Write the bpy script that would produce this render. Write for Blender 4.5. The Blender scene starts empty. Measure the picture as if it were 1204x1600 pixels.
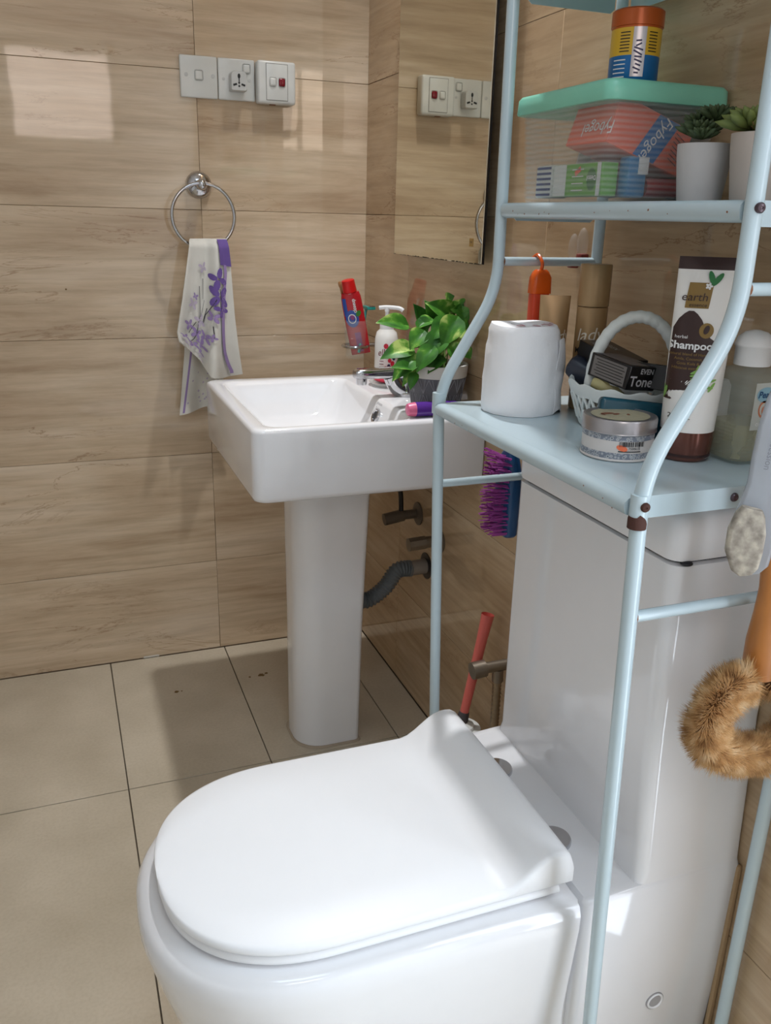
import bpy, bmesh, math, random
from mathutils import Vector, Matrix, noise as mnoise
C = bpy.context.scene.collection
S = bpy.context.scene
PI = math.pi
V = Vector
# ------------------------------------------------------------------ camera
FPX = 1329.56
RIGHT = V((0.93541982, -0.35267955, 0.0246351))
DOWN = V((-0.09359327, -0.31422952, -0.94472224))
FWD = V((0.34092529, 0.88140623, -0.32694495))
EYE = V((-0.7727, -2.193, 1.1737))
cam_d = bpy.data.cameras.new('camera'); cam = bpy.data.objects.new('camera', cam_d); C.objects.link(cam)
cam_d.sensor_fit = 'VERTICAL'; cam_d.sensor_height = 24.0; cam_d.lens = FPX / 1600 * 24.0
cam_d.clip_start = 0.02
mw = Matrix.Identity(4)
for i in range(3):
    mw[i][0] = RIGHT[i]; mw[i][1] = -DOWN[i]; mw[i][2] = -FWD[i]; mw[i][3] = EYE[i]
cam.matrix_world = mw
S.camera = cam
# ------------------------------------------------------------------ light and exposure
S.view_settings.view_transform = 'Standard'; S.view_settings.look = 'None'
S.view_settings.gamma = 1.0; S.view_settings.use_curve_mapping = False
S.view_settings.exposure = 0.09
w = bpy.data.worlds.new('world'); S.world = w; w.use_nodes = True
bg = w.node_tree.nodes['Background']; bg.inputs[0].default_value = (0.80, 0.90, 1.0, 1); bg.inputs[1].default_value = 2.0
ADDED_DOOR = (-2.46, -1.82)                  # unseen doorway added in the right wall to let in fill light
WIN = (-0.90, -0.40, 1.47, 1.90)      # window opening in the wall behind the camera
def area(name, loc, rot, sx, sy, power, col, portal=False):
    l = bpy.data.lights.new(name, 'AREA'); l.shape = 'RECTANGLE'; l.size = sx; l.size_y = sy
    l.energy = power; l.color = col
    if portal: l.cycles.is_portal = True
    o = bpy.data.objects.new(name, l); o.location = loc; o.rotation_euler = rot; C.objects.link(o); return o
area('window_daylight', ((WIN[0]+WIN[1])/2, -2.56, (WIN[2]+WIN[3])/2), (PI/2, 0, 0), .44, .38, 2.2, (1.0, 0.88, 0.80))
area('added_doorway_fill', (.112, (ADDED_DOOR[0]+ADDED_DOOR[1])/2, 1.0), (PI/2, 0, PI/2), .62, 1.98, 17.0, (0.80, 0.90, 1.0))  # cool fill added from the right, set back in the unseen opening
area('added_ceiling_fill', (-.6, -2.1, 2.535), (0, 0, 0), .7, .5, 5.5, (0.62, 0.81, 1.0))  # added overhead fill, no fixture modelled

# ------------------------------------------------------------------ helpers
def s2l(c):
    c = c/255.0
    return c/12.92 if c <= .04045 else ((c+.055)/1.055)**2.4
def rgb(r, g, b): return (s2l(r), s2l(g), s2l(b), 1.0)
def at(px, py, ax, val):
    d = RIGHT*(px-602) + DOWN*(py-800) + FWD*FPX
    i = 'xyz'.index(ax); return EYE + d*((val-EYE[i])/d[i])
MATS = {}
def mat(name, c, rough=.5, metal=0.0, alpha=1.0, trans=0.0, vary=.04, nscale=30, bump=0.0, bscale=200, emit=None, es=0, coat=0, ior=1.5, spec=None, sss=0):
    if name in MATS: return MATS[name]
    m = bpy.data.materials.new(name); m.use_nodes = True; nt = m.node_tree; b = nt.nodes['Principled BSDF']
    b.inputs['Roughness'].default_value = rough; b.inputs['Metallic'].default_value = metal
    b.inputs['Alpha'].default_value = alpha; b.inputs['Transmission Weight'].default_value = trans
    b.inputs['IOR'].default_value = ior; b.inputs['Coat Weight'].default_value = coat; b.inputs['Coat Roughness'].default_value = .05
    if spec is not None: b.inputs['Specular IOR Level'].default_value = spec
    if sss: b.inputs['Subsurface Weight'].default_value = sss; b.inputs['Subsurface Radius'].default_value = (.01, .01, .01)
    tc = nt.nodes.new('ShaderNodeTexCoord')
    n = nt.nodes.new('ShaderNodeTexNoise'); n.inputs['Scale'].default_value = nscale; n.inputs['Detail'].default_value = 4
    nt.links.new(tc.outputs['Object'], n.inputs['Vector'])
    mx = nt.nodes.new('ShaderNodeMixRGB'); mx.inputs[1].default_value = c
    mx.inputs[2].default_value = (c[0]*(1-vary*3), c[1]*(1-vary*3), c[2]*(1-vary*3), 1)
    nt.links.new(n.outputs['Fac'], mx.inputs[0]); nt.links.new(mx.outputs[0], b.inputs['Base Color'])
    if bump:
        n2 = nt.nodes.new('ShaderNodeTexNoise'); n2.inputs['Scale'].default_value = bscale; n2.inputs['Detail'].default_value = 3
        nt.links.new(tc.outputs['Object'], n2.inputs['Vector'])
        bp = nt.nodes.new('ShaderNodeBump'); bp.inputs['Strength'].default_value = bump; bp.inputs['Distance'].default_value = .001
        nt.links.new(n2.outputs['Fac'], bp.inputs['Height']); nt.links.new(bp.outputs[0], b.inputs['Normal'])
    if emit: b.inputs['Emission Color'].default_value = emit; b.inputs['Emission Strength'].default_value = es
    MATS[name] = m; return m

def ramp(nt, fac, stops):
    r = nt.nodes.new('ShaderNodeValToRGB'); e = r.color_ramp.elements
    e[0].position, e[0].color = stops[0]; e[1].position, e[1].color = stops[1]
    for p, c in stops[2:]:
        x = e.new(p); x.color = c
    nt.links.new(fac, r.inputs[0]); return r.outputs[0]
def travertine(name, tint=(1, 1, 1)):
    m = bpy.data.materials.new(name); m.use_nodes = True; nt = m.node_tree; b = nt.nodes['Principled BSDF']; L = nt.links.new
    g = nt.nodes.new('ShaderNodeNewGeometry'); oi = nt.nodes.new('ShaderNodeObjectInfo')
    ml = nt.nodes.new('ShaderNodeMath'); ml.operation = 'MULTIPLY'; ml.inputs[1].default_value = 13.0; L(oi.outputs['Random'], ml.inputs[0])
    add = nt.nodes.new('ShaderNodeVectorMath'); add.operation = 'ADD'; L(g.outputs['Position'], add.inputs[0]); L(ml.outputs[0], add.inputs[1])
    def nz(sc, detail, dist, seed=0):
        mp = nt.nodes.new('ShaderNodeMapping'); mp.inputs['Scale'].default_value = sc; mp.inputs['Location'].default_value = (seed, seed*2, seed*.7)
        L(add.outputs[0], mp.inputs[0]); n = nt.nodes.new('ShaderNodeTexNoise'); n.inputs['Scale'].default_value = 1
        n.inputs['Detail'].default_value = detail; n.inputs['Distortion'].default_value = dist; n.inputs['Roughness'].default_value = .62
        L(mp.outputs[0], n.inputs['Vector']); return n.outputs['Fac']
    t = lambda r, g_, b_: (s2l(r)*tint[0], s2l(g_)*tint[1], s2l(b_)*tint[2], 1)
    base = ramp(nt, nz((1.3, 1.3, 8), 9, .35), [(.30, t(186, 160, 131)), (.5, t(213, 191, 163)), (.70, t(228, 210, 187))])
    fine = nz((4, 4, 70), 5, .2, 3.1)
    fr = ramp(nt, fine, [(.30, (.76, .73, .69, 1)), (.60, (1.03, 1.03, 1.03, 1))])
    mx = nt.nodes.new('ShaderNodeMixRGB'); mx.blend_type = 'MULTIPLY'; mx.inputs[0].default_value = .75; L(base, mx.inputs[1]); L(fr, mx.inputs[2])
    # thin wandering veins
    v = nz((1.8, 1.8, 11), 10, .8, 7.7)
    s_ = nt.nodes.new('ShaderNodeMath'); s_.operation = 'SUBTRACT'; s_.inputs[1].default_value = .5; L(v, s_.inputs[0])
    ab = nt.nodes.new('ShaderNodeMath'); ab.operation = 'ABSOLUTE'; L(s_.outputs[0], ab.inputs[0])
    vein = ramp(nt, ab.outputs[0], [(.0, (.55, .42, .34, 1)), (.008, (1, 1, 1, 1))])
    msk = ramp(nt, nz((1.3, 1.3, 3), 2, 0, 2.2), [(.47, (0, 0, 0, 1)), (.62, (.8, .8, .8, 1))])
    mx2 = nt.nodes.new('ShaderNodeMixRGB'); mx2.blend_type = 'MULTIPLY'; L(msk, mx2.inputs[0]); L(mx.outputs[0], mx2.inputs[1]); L(vein, mx2.inputs[2])
    L(mx2.outputs[0], b.inputs['Base Color'])
    b.inputs['Roughness'].default_value = .035; b.inputs['Specular IOR Level'].default_value = .55
    n2 = nz((9, 9, 9), 2, 0, 5); bp = nt.nodes.new('ShaderNodeBump'); bp.inputs['Strength'].default_value = .06; bp.inputs['Distance'].default_value = .004
    L(n2, bp.inputs['Height']); L(bp.outputs[0], b.inputs['Normal'])
    MATS[name] = m; return m
def floor_mat():
    m = bpy.data.materials.new('floor_tile'); m.use_nodes = True; nt = m.node_tree; b = nt.nodes['Principled BSDF']; L = nt.links.new
    g = nt.nodes.new('ShaderNodeNewGeometry'); oi = nt.nodes.new('ShaderNodeObjectInfo')
    def nz(s, d):
        n = nt.nodes.new('ShaderNodeTexNoise'); n.inputs['Scale'].default_value = s; n.inputs['Detail'].default_value = d; L(g.outputs['Position'], n.inputs['Vector']); return n.outputs['Fac']
    base = ramp(nt, nz(6, 6), [(.3, rgb(190, 178, 157)), (.7, rgb(209, 197, 177))])
    sp = ramp(nt, nz(160, 4), [(.3, (.93, .92, .90, 1)), (.6, (1, 1, 1, 1))])
    mx = nt.nodes.new('ShaderNodeMixRGB'); mx.blend_type = 'MULTIPLY'; mx.inputs[0].default_value = 1; L(base, mx.inputs[1]); L(sp, mx.inputs[2])
    r2 = ramp(nt, oi.outputs['Random'], [(0, (.95, .94, .93, 1)), (1, (1, 1, 1, 1))])
    m3 = nt.nodes.new('ShaderNodeMixRGB'); m3.blend_type = 'MULTIPLY'; m3.inputs[0].default_value = 1; L(mx.outputs[0], m3.inputs[1]); L(r2, m3.inputs[2])
    L(m3.outputs[0], b.inputs['Base Color']); b.inputs['Roughness'].default_value = .36
    MATS['floor_tile'] = m; return m

class MB:
    def __init__(s): s.bm = bmesh.new()
    def add(s, vs, fs, M=None):
        bv = [s.bm.verts.new(M @ V(v) if M else V(v)) for v in vs]
        for f in fs:
            try: s.bm.faces.new([bv[i] for i in f])
            except ValueError: pass
        return s
    def merge(s, b2, M=None):
        b2.verts.index_update()
        s.add([v.co.copy() for v in b2.verts], [[v.index for v in f.verts] for f in b2.faces], M); b2.free(); return s
    def box(s, lo, hi, bev=0.0, M=None, seg=2):
        b = bmesh.new(); bmesh.ops.create_cube(b, size=1)
        for v in b.verts: v.co = V([(lo[i]+hi[i])/2 + v.co[i]*(hi[i]-lo[i]) for i in range(3)])
        if bev: bmesh.ops.bevel(b, geom=b.edges[:], offset=bev, segments=seg, profile=.5, affect='EDGES')
        return s.merge(b, M)
    def loft(s, loops, cap0=True, cap1=True, closed=True, M=None):
        n = len(loops[0]); vs = [p for l in loops for p in l]; fs = []
        for i in range(len(loops)-1):
            for j in range(n if closed else n-1):
                k = (j+1) % n
                fs.append((i*n+j, i*n+k, (i+1)*n+k, (i+1)*n+j))
        if cap0: fs.append(tuple(range(n))[::-1])
        if cap1: fs.append(tuple(range((len(loops)-1)*n, len(loops)*n)))
        return s.add(vs, fs, M)
    def lathe(s, prof, c=(0, 0, 0), n=32, M=None, cap=True):
        loops = [[(c[0]+r*math.cos(2*PI*j/n), c[1]+r*math.sin(2*PI*j/n), c[2]+z) for j in range(n)] for r, z in prof]
        return s.loft(loops, cap, cap, M=M)
    def tube(s, pts, r, n=12, cap=True, M=None):
        pts = [V(p) for p in pts]; m = len(pts); rr = r if isinstance(r, (list, tuple)) else [r]*m
        t0 = (pts[1]-pts[0]).normalized(); up = V((0, 0, 1)) if abs(t0.z) < .9 else V((0, 1, 0))
        nrm = t0.cross(up).normalized(); loops = []; prev = t0
        for i, p in enumerate(pts):
            t = (pts[min(i+1, m-1)]-pts[max(i-1, 0)]).normalized()
            nrm = (prev.rotation_difference(t) @ nrm); nrm = (nrm - t*nrm.dot(t)).normalized(); prev = t; bn = t.cross(nrm)
            loops.append([p + (nrm*math.cos(2*PI*j/n)+bn*math.sin(2*PI*j/n))*rr[i] for j in range(n)])
        return s.loft(loops, cap, cap, M=M)
    def cyl(s, a, b, r, n=20, r2=None): return s.tube([a, b], [r, r if r2 is None else r2], n)
    def sphere(s, c, r, M=None, seg=20):
        b = bmesh.new(); bmesh.ops.create_uvsphere(b, u_segments=seg, v_segments=seg//2, radius=1)
        rr = r if hasattr(r, '__len__') else (r, r, r)
        for v in b.verts: v.co = V((c[0]+v.co.x*rr[0], c[1]+v.co.y*rr[1], c[2]+v.co.z*rr[2]))
        return s.merge(b, M)
    def grid(s, f, nu, nv, thick=0.0):
        P = [[V(f(i/nu, j/nv)) for i in range(nu+1)] for j in range(nv+1)]
        vs = [p for r in P for p in r]; W = nu+1
        fs = [(j*W+i, j*W+i+1, (j+1)*W+i+1, (j+1)*W+i) for j in range(nv) for i in range(nu)]
        if thick:
            N = len(vs); nr = []
            for j in range(nv+1):
                for i in range(nu+1):
                    a = P[j][min(i+1, nu)]-P[j][max(i-1, 0)]; b = P[min(j+1, nv)][i]-P[max(j-1, 0)][i]
                    k = a.cross(b); nr.append(k.normalized() if k.length > 1e-12 else V((0, 0, 1)))
            vs += [vs[k]-nr[k]*thick for k in range(N)]
            fs += [tuple(x+N for x in f_[::-1]) for f_ in fs]
            bd = [i for i in range(nu+1)] + [j*W+nu for j in range(1, nv+1)] + [nv*W+i for i in range(nu-1, -1, -1)] + [j*W for j in range(nv-1, 0, -1)]
            for k in range(len(bd)):
                a, b = bd[k], bd[(k+1) % len(bd)]; fs.append((b, a, a+N, b+N))
        return s.add(vs, fs)
    def build(s, name, m, parent=None, label=None, angle=38, kind=None, fixn=True):
        if fixn: bmesh.ops.recalc_face_normals(s.bm, faces=s.bm.faces[:])
        me = bpy.data.meshes.new(name)
        off = V(parent['_base']) if parent is not None and '_base' in parent else V((0, 0, 0))
        for v in s.bm.verts: v.co -= off
        s.bm.to_mesh(me); s.bm.free()
        me.materials.append(MATS[m] if isinstance(m, str) else m)
        for p in me.polygons: p.use_smooth = True
        me.set_sharp_from_angle(angle=math.radians(angle))
        o = bpy.data.objects.new(name, me); C.objects.link(o)
        o['_base'] = (off.x, off.y, off.z)
        if parent is not None: o.parent = parent
        if label: o['label'] = label
        if kind: o['kind'] = kind
        return o
def thing(name, label, cat, base, group=None):
    o = bpy.data.objects.new(name, None); o.empty_display_size = .02; C.objects.link(o); o.location = base
    o['_base'] = tuple(base); o['label'] = label; o['category'] = cat
    if group: o['group'] = group
    return o
def tag(o, label, cat, group=None):
    o['label'] = label; o['category'] = cat
    if group: o['group'] = group
    return o
def rr(cx, cy, hx, hy, r, k=6):
    if not hasattr(r, '__len__'): r = (r,)*4
    out = []
    for q, (sx, sy) in enumerate(((1, 1), (-1, 1), (-1, -1), (1, -1))):
        for i in range(k+1):
            a = q*PI/2 + i/k*PI/2; R = r[q]
            out.append((cx+sx*(hx-R)+R*math.cos(a), cy+sy*(hy-R)+R*math.sin(a)))
    return out
def lz(loop, z): return [(x, y, z) for x, y in loop]
def smooth_path(pts, r=.03, k=6):
    pts = [V(p) for p in pts]; out = [pts[0]]
    for i in range(1, len(pts)-1):
        a, b, c = pts[i-1], pts[i], pts[i+1]; d1 = (a-b); d2 = (c-b); R = min(r, d1.length*.45, d2.length*.45)
        p = b+d1.normalized()*R; q = b+d2.normalized()*R
        for j in range(k+1):
            t = j/k; out.append(p*(1-t)**2 + b*2*t*(1-t) + q*t*t)
    out.append(pts[-1]); return out
def spline(pts, k=8):
    pts = [V(p) for p in pts]; out = []; n = len(pts)
    for i in range(n-1):
        p0 = pts[max(i-1, 0)]; p1 = pts[i]; p2 = pts[i+1]; p3 = pts[min(i+2, n-1)]
        for j in range(k):
            t = j/k; out.append(.5*((2*p1)+(p2-p0)*t+(2*p0-5*p1+4*p2-p3)*t*t+(3*p1-p0-3*p2+p3)*t**3))
    out.append(pts[-1]); return out
# flat artwork (text or polygons in u, v metres) mapped onto a surface f(u, v) -> point
def text_uv(body, size, shear=0, bold=0, extrude=0):
    cu = bpy.data.curves.new('t', 'FONT'); cu.body = body; cu.size = size; cu.align_x = 'CENTER'; cu.align_y = 'CENTER'
    cu.shear = shear; cu.offset = bold; cu.resolution_u = 3
    o = bpy.data.objects.new('t', cu); me = bpy.data.meshes.new_from_object(o)
    vs = [(v.co.x, v.co.y) for v in me.vertices]; fs = [tuple(p.vertices) for p in me.polygons]
    bpy.data.objects.remove(o); bpy.data.meshes.remove(me); bpy.data.curves.remove(cu); return vs, fs
def art(mb, uvfs, f, u0=0, v0=0, rot=0, sx=1, sy=1):
    vs, fs = uvfs; c, s = math.cos(rot), math.sin(rot)
    mb.add([f(u0+sx*x*c-sy*y*s, v0+sx*x*s+sy*y*c) for x, y in vs], fs); return mb
def rect_uv(w, h, nu=8, nv=1):
    vs = [(-w/2+w*i/nu, -h/2+h*j/nv) for j in range(nv+1) for i in range(nu+1)]; W = nu+1
    return vs, [(j*W+i, j*W+i+1, (j+1)*W+i+1, (j+1)*W+i) for j in range(nv) for i in range(nu)]
def disc_uv(rx, ry, n=20, k=3):
    vs = [(0, 0)]; fs = []
    for q in range(1, k+1):
        vs += [(rx*q/k*math.cos(2*PI*i/n), ry*q/k*math.sin(2*PI*i/n)) for i in range(n)]
    for i in range(n): fs.append((0, 1+i, 1+(i+1) % n))
    for q in range(1, k):
        a = 1+(q-1)*n; b = 1+q*n
        for i in range(n): fs.append((a+i, b+i, b+(i+1) % n, a+(i+1) % n))
    return vs, fs
def cylmap(c, r, a0, off=.0004):
    return lambda u, v: (c[0]+(r+off)*math.cos(a0+u/r), c[1]+(r+off)*math.sin(a0+u/r), c[2]+v)
def planemap(o, ux, vx, off=.0004):
    o, ux, vx = V(o), V(ux).normalized(), V(vx).normalized(); n = ux.cross(vx)
    return lambda u, v: o+ux*u+vx*v+n*off
def facecam(c):
    d = EYE-V(c); return math.atan2(d.y, d.x)

# ------------------------------------------------------------------ materials
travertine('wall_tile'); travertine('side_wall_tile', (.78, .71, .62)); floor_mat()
mat('grout', rgb(160, 138, 112), .8); mat('floor_grout', rgb(88, 78, 64), .85)
mat('plaster', rgb(235, 232, 226), .8); mat('pale_plaster', rgb(204, 200, 196), .7)
mat('ceramic', rgb(236, 236, 238), .08, vary=.01, coat=.3)
mat('seat_plastic', rgb(240, 241, 243), .38, vary=.005, spec=.3)
mat('chrome', rgb(200, 200, 203), .10, 1.0)
mat('dull_metal', rgb(150, 140, 126), .4, .8, vary=.1)
mat('white_plastic', rgb(225, 226, 222), .25)
mat('black', rgb(18, 18, 20), .4); mat('gap_black', rgb(20, 20, 30), .5)
mat('rack_paint', rgb(192, 210, 217), .25, vary=.03, nscale=12, coat=.2)
mat('rust', rgb(84, 48, 38), .8, vary=.2, bump=.5)
mat('rust_light', rgb(150, 100, 70), .8, vary=.2)
mat('red_lamp', rgb(130, 10, 30), .15)
mat('white', rgb(238, 238, 238), .4); mat('paper', rgb(250, 250, 252), .9, bump=.4, bscale=120, vary=.02)

# ------------------------------------------------------------------ room shell
def wall_tiles(parent, mname, plane, cols, rows):
    """real slabs with recessed joints; plane 'y' for the far wall, 'x' for the right wall"""
    cache = {}
    for i in range(len(cols)-1):
        for j in range(len(rows)-1):
            w_ = round(abs(cols[i+1]-cols[i]), 4); h_ = round(rows[j+1]-rows[j], 4); g = .0004
            cc = (cols[i]+cols[i+1])/2; zz = (rows[j]+rows[j+1])/2
            if (w_, h_) not in cache:
                if plane == 'y': lo, hi = (-w_/2+g, 0, -h_/2+g), (w_/2-g, .007, h_/2-g)
                else: lo, hi = (0, -w_/2+g, -h_/2+g), (.007, w_/2-g, h_/2-g)
                o = MB().box(lo, hi, .0007, seg=1).build('tile', mname, None); cache[(w_, h_)] = o
            else:
                o = cache[(w_, h_)].copy(); C.objects.link(o)
            o.parent = parent
            o.location = (cc, 0, zz) if plane == 'y' else (0, cc, zz)
Z = [0.001, .268, .575, .878, 1.180, 1.482, 1.784, 2.086, 2.388, 2.55]
o = MB().box((-1.64, .0045, -.02), (.12, .12, 2.57)).build('wall_back', 'grout', kind='structure')
wall_tiles(o, 'wall_tile', 'y', [.004, -.42, -1.02, -1.62], Z)
o = MB().box((.0045, ADDED_DOOR[1], -.02), (.12, .004, 2.57)).box((.0045, -2.5, -.02), (.12, ADDED_DOOR[0], 2.57)).box((.0045, ADDED_DOOR[0], 2.0), (.12, ADDED_DOOR[1], 2.57)).build('wall_right', 'grout', kind='structure')
wall_tiles(o, 'side_wall_tile', 'x', [.0, -.30, -.90, -1.50, ADDED_DOOR[1]], Z)
MB().box((-1.74, -2.5, -.02), (-1.62, .12, 2.57)).build('wall_left', 'pale_plaster', kind='structure')
b = MB()
x0, x1, z0, z1 = WIN
for lo, hi in (((-1.74, -2.61, -.02), (x0, -2.49, 2.57)), ((x1, -2.61, -.02), (.12, -2.49, 2.57)), ((x0, -2.61, -.02), (x1, -2.49, z0)), ((x0, -2.61, z1), (x1, -2.49, 2.57))): b.box(lo, hi)
b.build('wall_front', 'pale_plaster', kind='structure')
MB().box((-1.74, -2.61, 2.55), (.12, .12, 2.65)).build('ceiling', 'plaster', kind='structure')
fl = MB().box((-1.74, -2.61, -.1), (.12, .12, -.0035)).build('floor', 'floor_grout', kind='structure')
xs = [-.001, -.1, -.409, -.721, -1.031, -1.341, -1.619]; ys = [-.001, -.575, -1.185, -1.795, -2.489]; cache = {}
for i in range(6):
    for j in range(4):
        w_ = round(xs[i]-xs[i+1], 4); h_ = round(ys[j]-ys[j+1], 4); g = .0012
        if (w_, h_) not in cache:
            o = MB().box((-w_/2+g, -h_/2+g, -.009), (w_/2-g, h_/2-g, 0), .0008, seg=1).build('tile', 'floor_tile', None); cache[(w_, h_)] = o
        else: o = cache[(w_, h_)].copy(); C.objects.link(o)
        o.parent = fl; o.location = ((xs[i]+xs[i+1])/2, (ys[j]+ys[j+1])/2, 0)
# a few stains on the floor and caulk at the wall foot
mat('stain', rgb(128, 98, 52), .6, vary=.15); mat('caulk', rgb(205, 200, 190), .6)
def blob(mb, c, r, n=14, seed=0, z=.0006):
    rnd = random.Random(seed)
    pts = [(c[0]+r*(.6+.6*rnd.random())*math.cos(2*PI*i/n), c[1]+r*(.6+.6*rnd.random())*math.sin(2*PI*i/n), z) for i in range(n)]
    mb.add(pts+[(c[0], c[1], z)], [(i, (i+1) % n, n) for i in range(n)]); return mb
b = MB()
for k, (px, py, r) in enumerate([(276, 1081, .006), (284, 1080, .003), (408, 1055, .009), (416, 1052, .005), (390, 1058, .004)]):
    p = at(px, py, 'z', 0); blob(b, p, r, seed=k)
b.build('stain', 'stain', fl)
b = MB()
p = at(236, 1027, 'z', 0); b.box((p.x-.02, -.004, .001), (p.x+.022, -.0005, .006), .001)
b.build('caulk', 'caulk', fl)
p = at(103, 452, 'y', 0); MB().lathe([(.0022, 0), (.0015, .0008)], n=8, M=Matrix.Translation((p.x, -.0002, p.z)) @ Matrix.Rotation(PI/2, 4, 'X')).build('speck', 'stain', bpy.data.objects['wall_back'])
# window behind the camera: frame, bars, panes; brick wall of the next house outside
wf = MB()
t_ = .03
for lo, hi in (((x0, -2.55, z0), (x0+t_, -2.50, z1)), ((x1-t_, -2.55, z0), (x1, -2.50, z1)), ((x0, -2.55, z0), (x1, -2.50, z0+t_)), ((x0, -2.55, z1-t_), (x1, -2.50, z1))): wf.box(lo, hi, .003)
wfo = wf.build('window_1', 'white_plastic', kind='structure')
df = MB()
for lo, hi in (((-.006, ADDED_DOOR[1]-.022, 0), (.10, ADDED_DOOR[1], 2.0)), ((-.006, ADDED_DOOR[0], 0), (.10, ADDED_DOOR[0]+.022, 2.0)), ((-.006, ADDED_DOOR[0], 1.978), (.10, ADDED_DOOR[1], 2.0))): df.box(lo, hi, .003)
df.build('added_door_1', mat('door_brown', rgb(96, 70, 50), .5), kind='structure')  # frame of the unseen opening added for the fill light
mat('brick', rgb(196, 140, 122), .85, vary=.12, nscale=6); mat('mortar', rgb(190, 182, 172), .9)
ow = MB().box((-3.2, -5.1, -.1), (2.2, -5.0, 3.0)).build('outside_wall', 'mortar', kind='structure')
bk = MB()
for r_ in range(36):
    for q in range(22):
        xx = -2.9 + q*.23 + (r_ % 2)*.115; zz = .0+r_*.083
        bk.box((xx, -5.0, zz), (xx+.22, -4.985, zz+.072))
bk.build('brick', 'brick', ow, kind='stuff')

# ------------------------------------------------------------------ ceiling downlight (out of frame, casts the shadows)
LX, LY = -.12, -.56
lp = thing('ceiling_downlight', 'round white recessed downlight in the ceiling above the washbasin', 'lamp', (LX, LY, 2.55))
MB().lathe([(.060, -.0005), (.060, -.006), (.045, -.008), (.042, -.002), (.001, -.002)], c=(LX, LY, 2.55)).build('bezel', 'white_plastic', lp)
l = bpy.data.lights.new('downlight_bulb', 'SPOT'); l.energy = 94.0; l.color = (.98, .985, 1.0); l.shadow_soft_size = .035; l.spot_size = math.radians(84); l.spot_blend = 1.0
o = bpy.data.objects.new('downlight_bulb', l); o.location = (LX, LY, 2.53); o.rotation_euler = (math.radians(-6), math.radians(-7), 0); C.objects.link(o)

# ------------------------------------------------------------------ toilet
TY = -1.33
t = thing('toilet', 'white one-piece toilet with closed rounded lid and tall tank', 'toilet', (-.3, TY, 0))
def dloop(xr, xf, hw, z, n=28, e=2.35, rc=.012):
    """D shaped outline: straight at xr, rounded nose at xf"""
    L_ = []; xs_ = xf + hw*1.12
    pts = [(xr, TY+hw)]
    m = 6
    for i in range(1, m): pts.append((xr+(xs_-xr)*i/m, TY+hw))
    for i in range(n+1):
        a = PI/2 - PI*i/n
        c, s = math.cos(a), math.sin(a)
        pts.append((xs_-(xs_-xf)*abs(c)**(2/e), TY+hw*math.copysign(abs(s)**(2/e), s)))
    for i in range(m-1, -1, -1): pts.append((xr+(xs_-xr)*i/m, TY-hw))
    return [(x, y, z) for x, y in pts]
XG = -.243
b = MB()
b.loft([dloop(XG, -.64, .150, 0.001), dloop(XG, -.655, .158, .05), dloop(XG, -.70, .172, .18), dloop(XG, -.735, .183, .30), dloop(XG, -.748, .188, .355), dloop(XG, -.747, .188, .375), dloop(XG, -.740, .184, .386), dloop(XG, -.728, .176, .391), dloop(XG, -.60, .10, .391)])
b.build('bowl', 'ceramic', t, angle=60)
# rear skirt, deck and tank column in one ceramic body
b = MB()
def tank(cx, hx, hy, z, r=.02): return lz(rr(cx, TY+(.005 if z > .5 else 0), hx, hy, (.006, r, r, .006)), z)
b.loft([tank(-.1175, .1165, .178, .001, .012), tank(-.119, .118, .188, .2, .012), tank(-.119, .118, .190, .384, .012), tank(-.117, .116, .186, .391, .012),
        tank(-.082, .0805, .186, .395, .012), tank(-.081, .0795, .185, .41, .016), tank(-.082, .080, .180, .60, .018), tank(-.083, .081, .177, .818, .018), tank(-.081, .077, .168, .820, .018)])
b.box((-.26, TY-.172, .002), (-.22, TY+.172, .384), .002)
b.build('tank', 'ceramic', t, angle=50)
b = MB(); b.loft([tank(-.081, .078, .170, .8195, .018), tank(-.081, .078, .170, .8235, .018)]); b.build('lid_gap_shade', 'gap_black', t)  # black strip stands in for the shade in the gap under the tank lid
b = MB()
b.loft([tank(-.083, .081, .176, .8235, .018), tank(-.083, .082, .178, .827, .019), tank(-.084, .083, .178, .872, .021), tank(-.083, .080, .170, .883, .022), tank(-.078, .066, .15, .888, .025), tank(-.078, .03, .06, .888, .02)])
b.build('tank_lid', 'ceramic', t, angle=60)
MB().sphere(V(at(1072, 880, 'z', .8215)), (.007, .007, .003)).build('pad', 'gap_black', t)
# screw hole cover on the near side
c = V(at(1022, 1563, 'y', TY-.188)); b = MB()
Mr = Matrix.Translation(c) @ Matrix.Rotation(PI/2, 4, 'X')
b.lathe([(.0125, -.004), (.0125, .0018), (.011, .0028), (.0095, .0012), (.006, .0006)], M=Mr); b.build('bolt_cover', 'seat_plastic', t)
MB().lathe([(.0138, -.003), (.0138, .0012), (.0128, .0012)], M=Mr, cap=True).build('cover_gap_shade', mat('gap_shade_grey', rgb(170, 168, 170), .6), t)  # grey ring paints the thin shadow around the bolt cover
MB().box((-.008, TY-.194, .001), (-.0005, TY-.186, .385), .003).build('sealant', mat('brown_sealant', rgb(186, 156, 118), .6), t)
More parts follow.
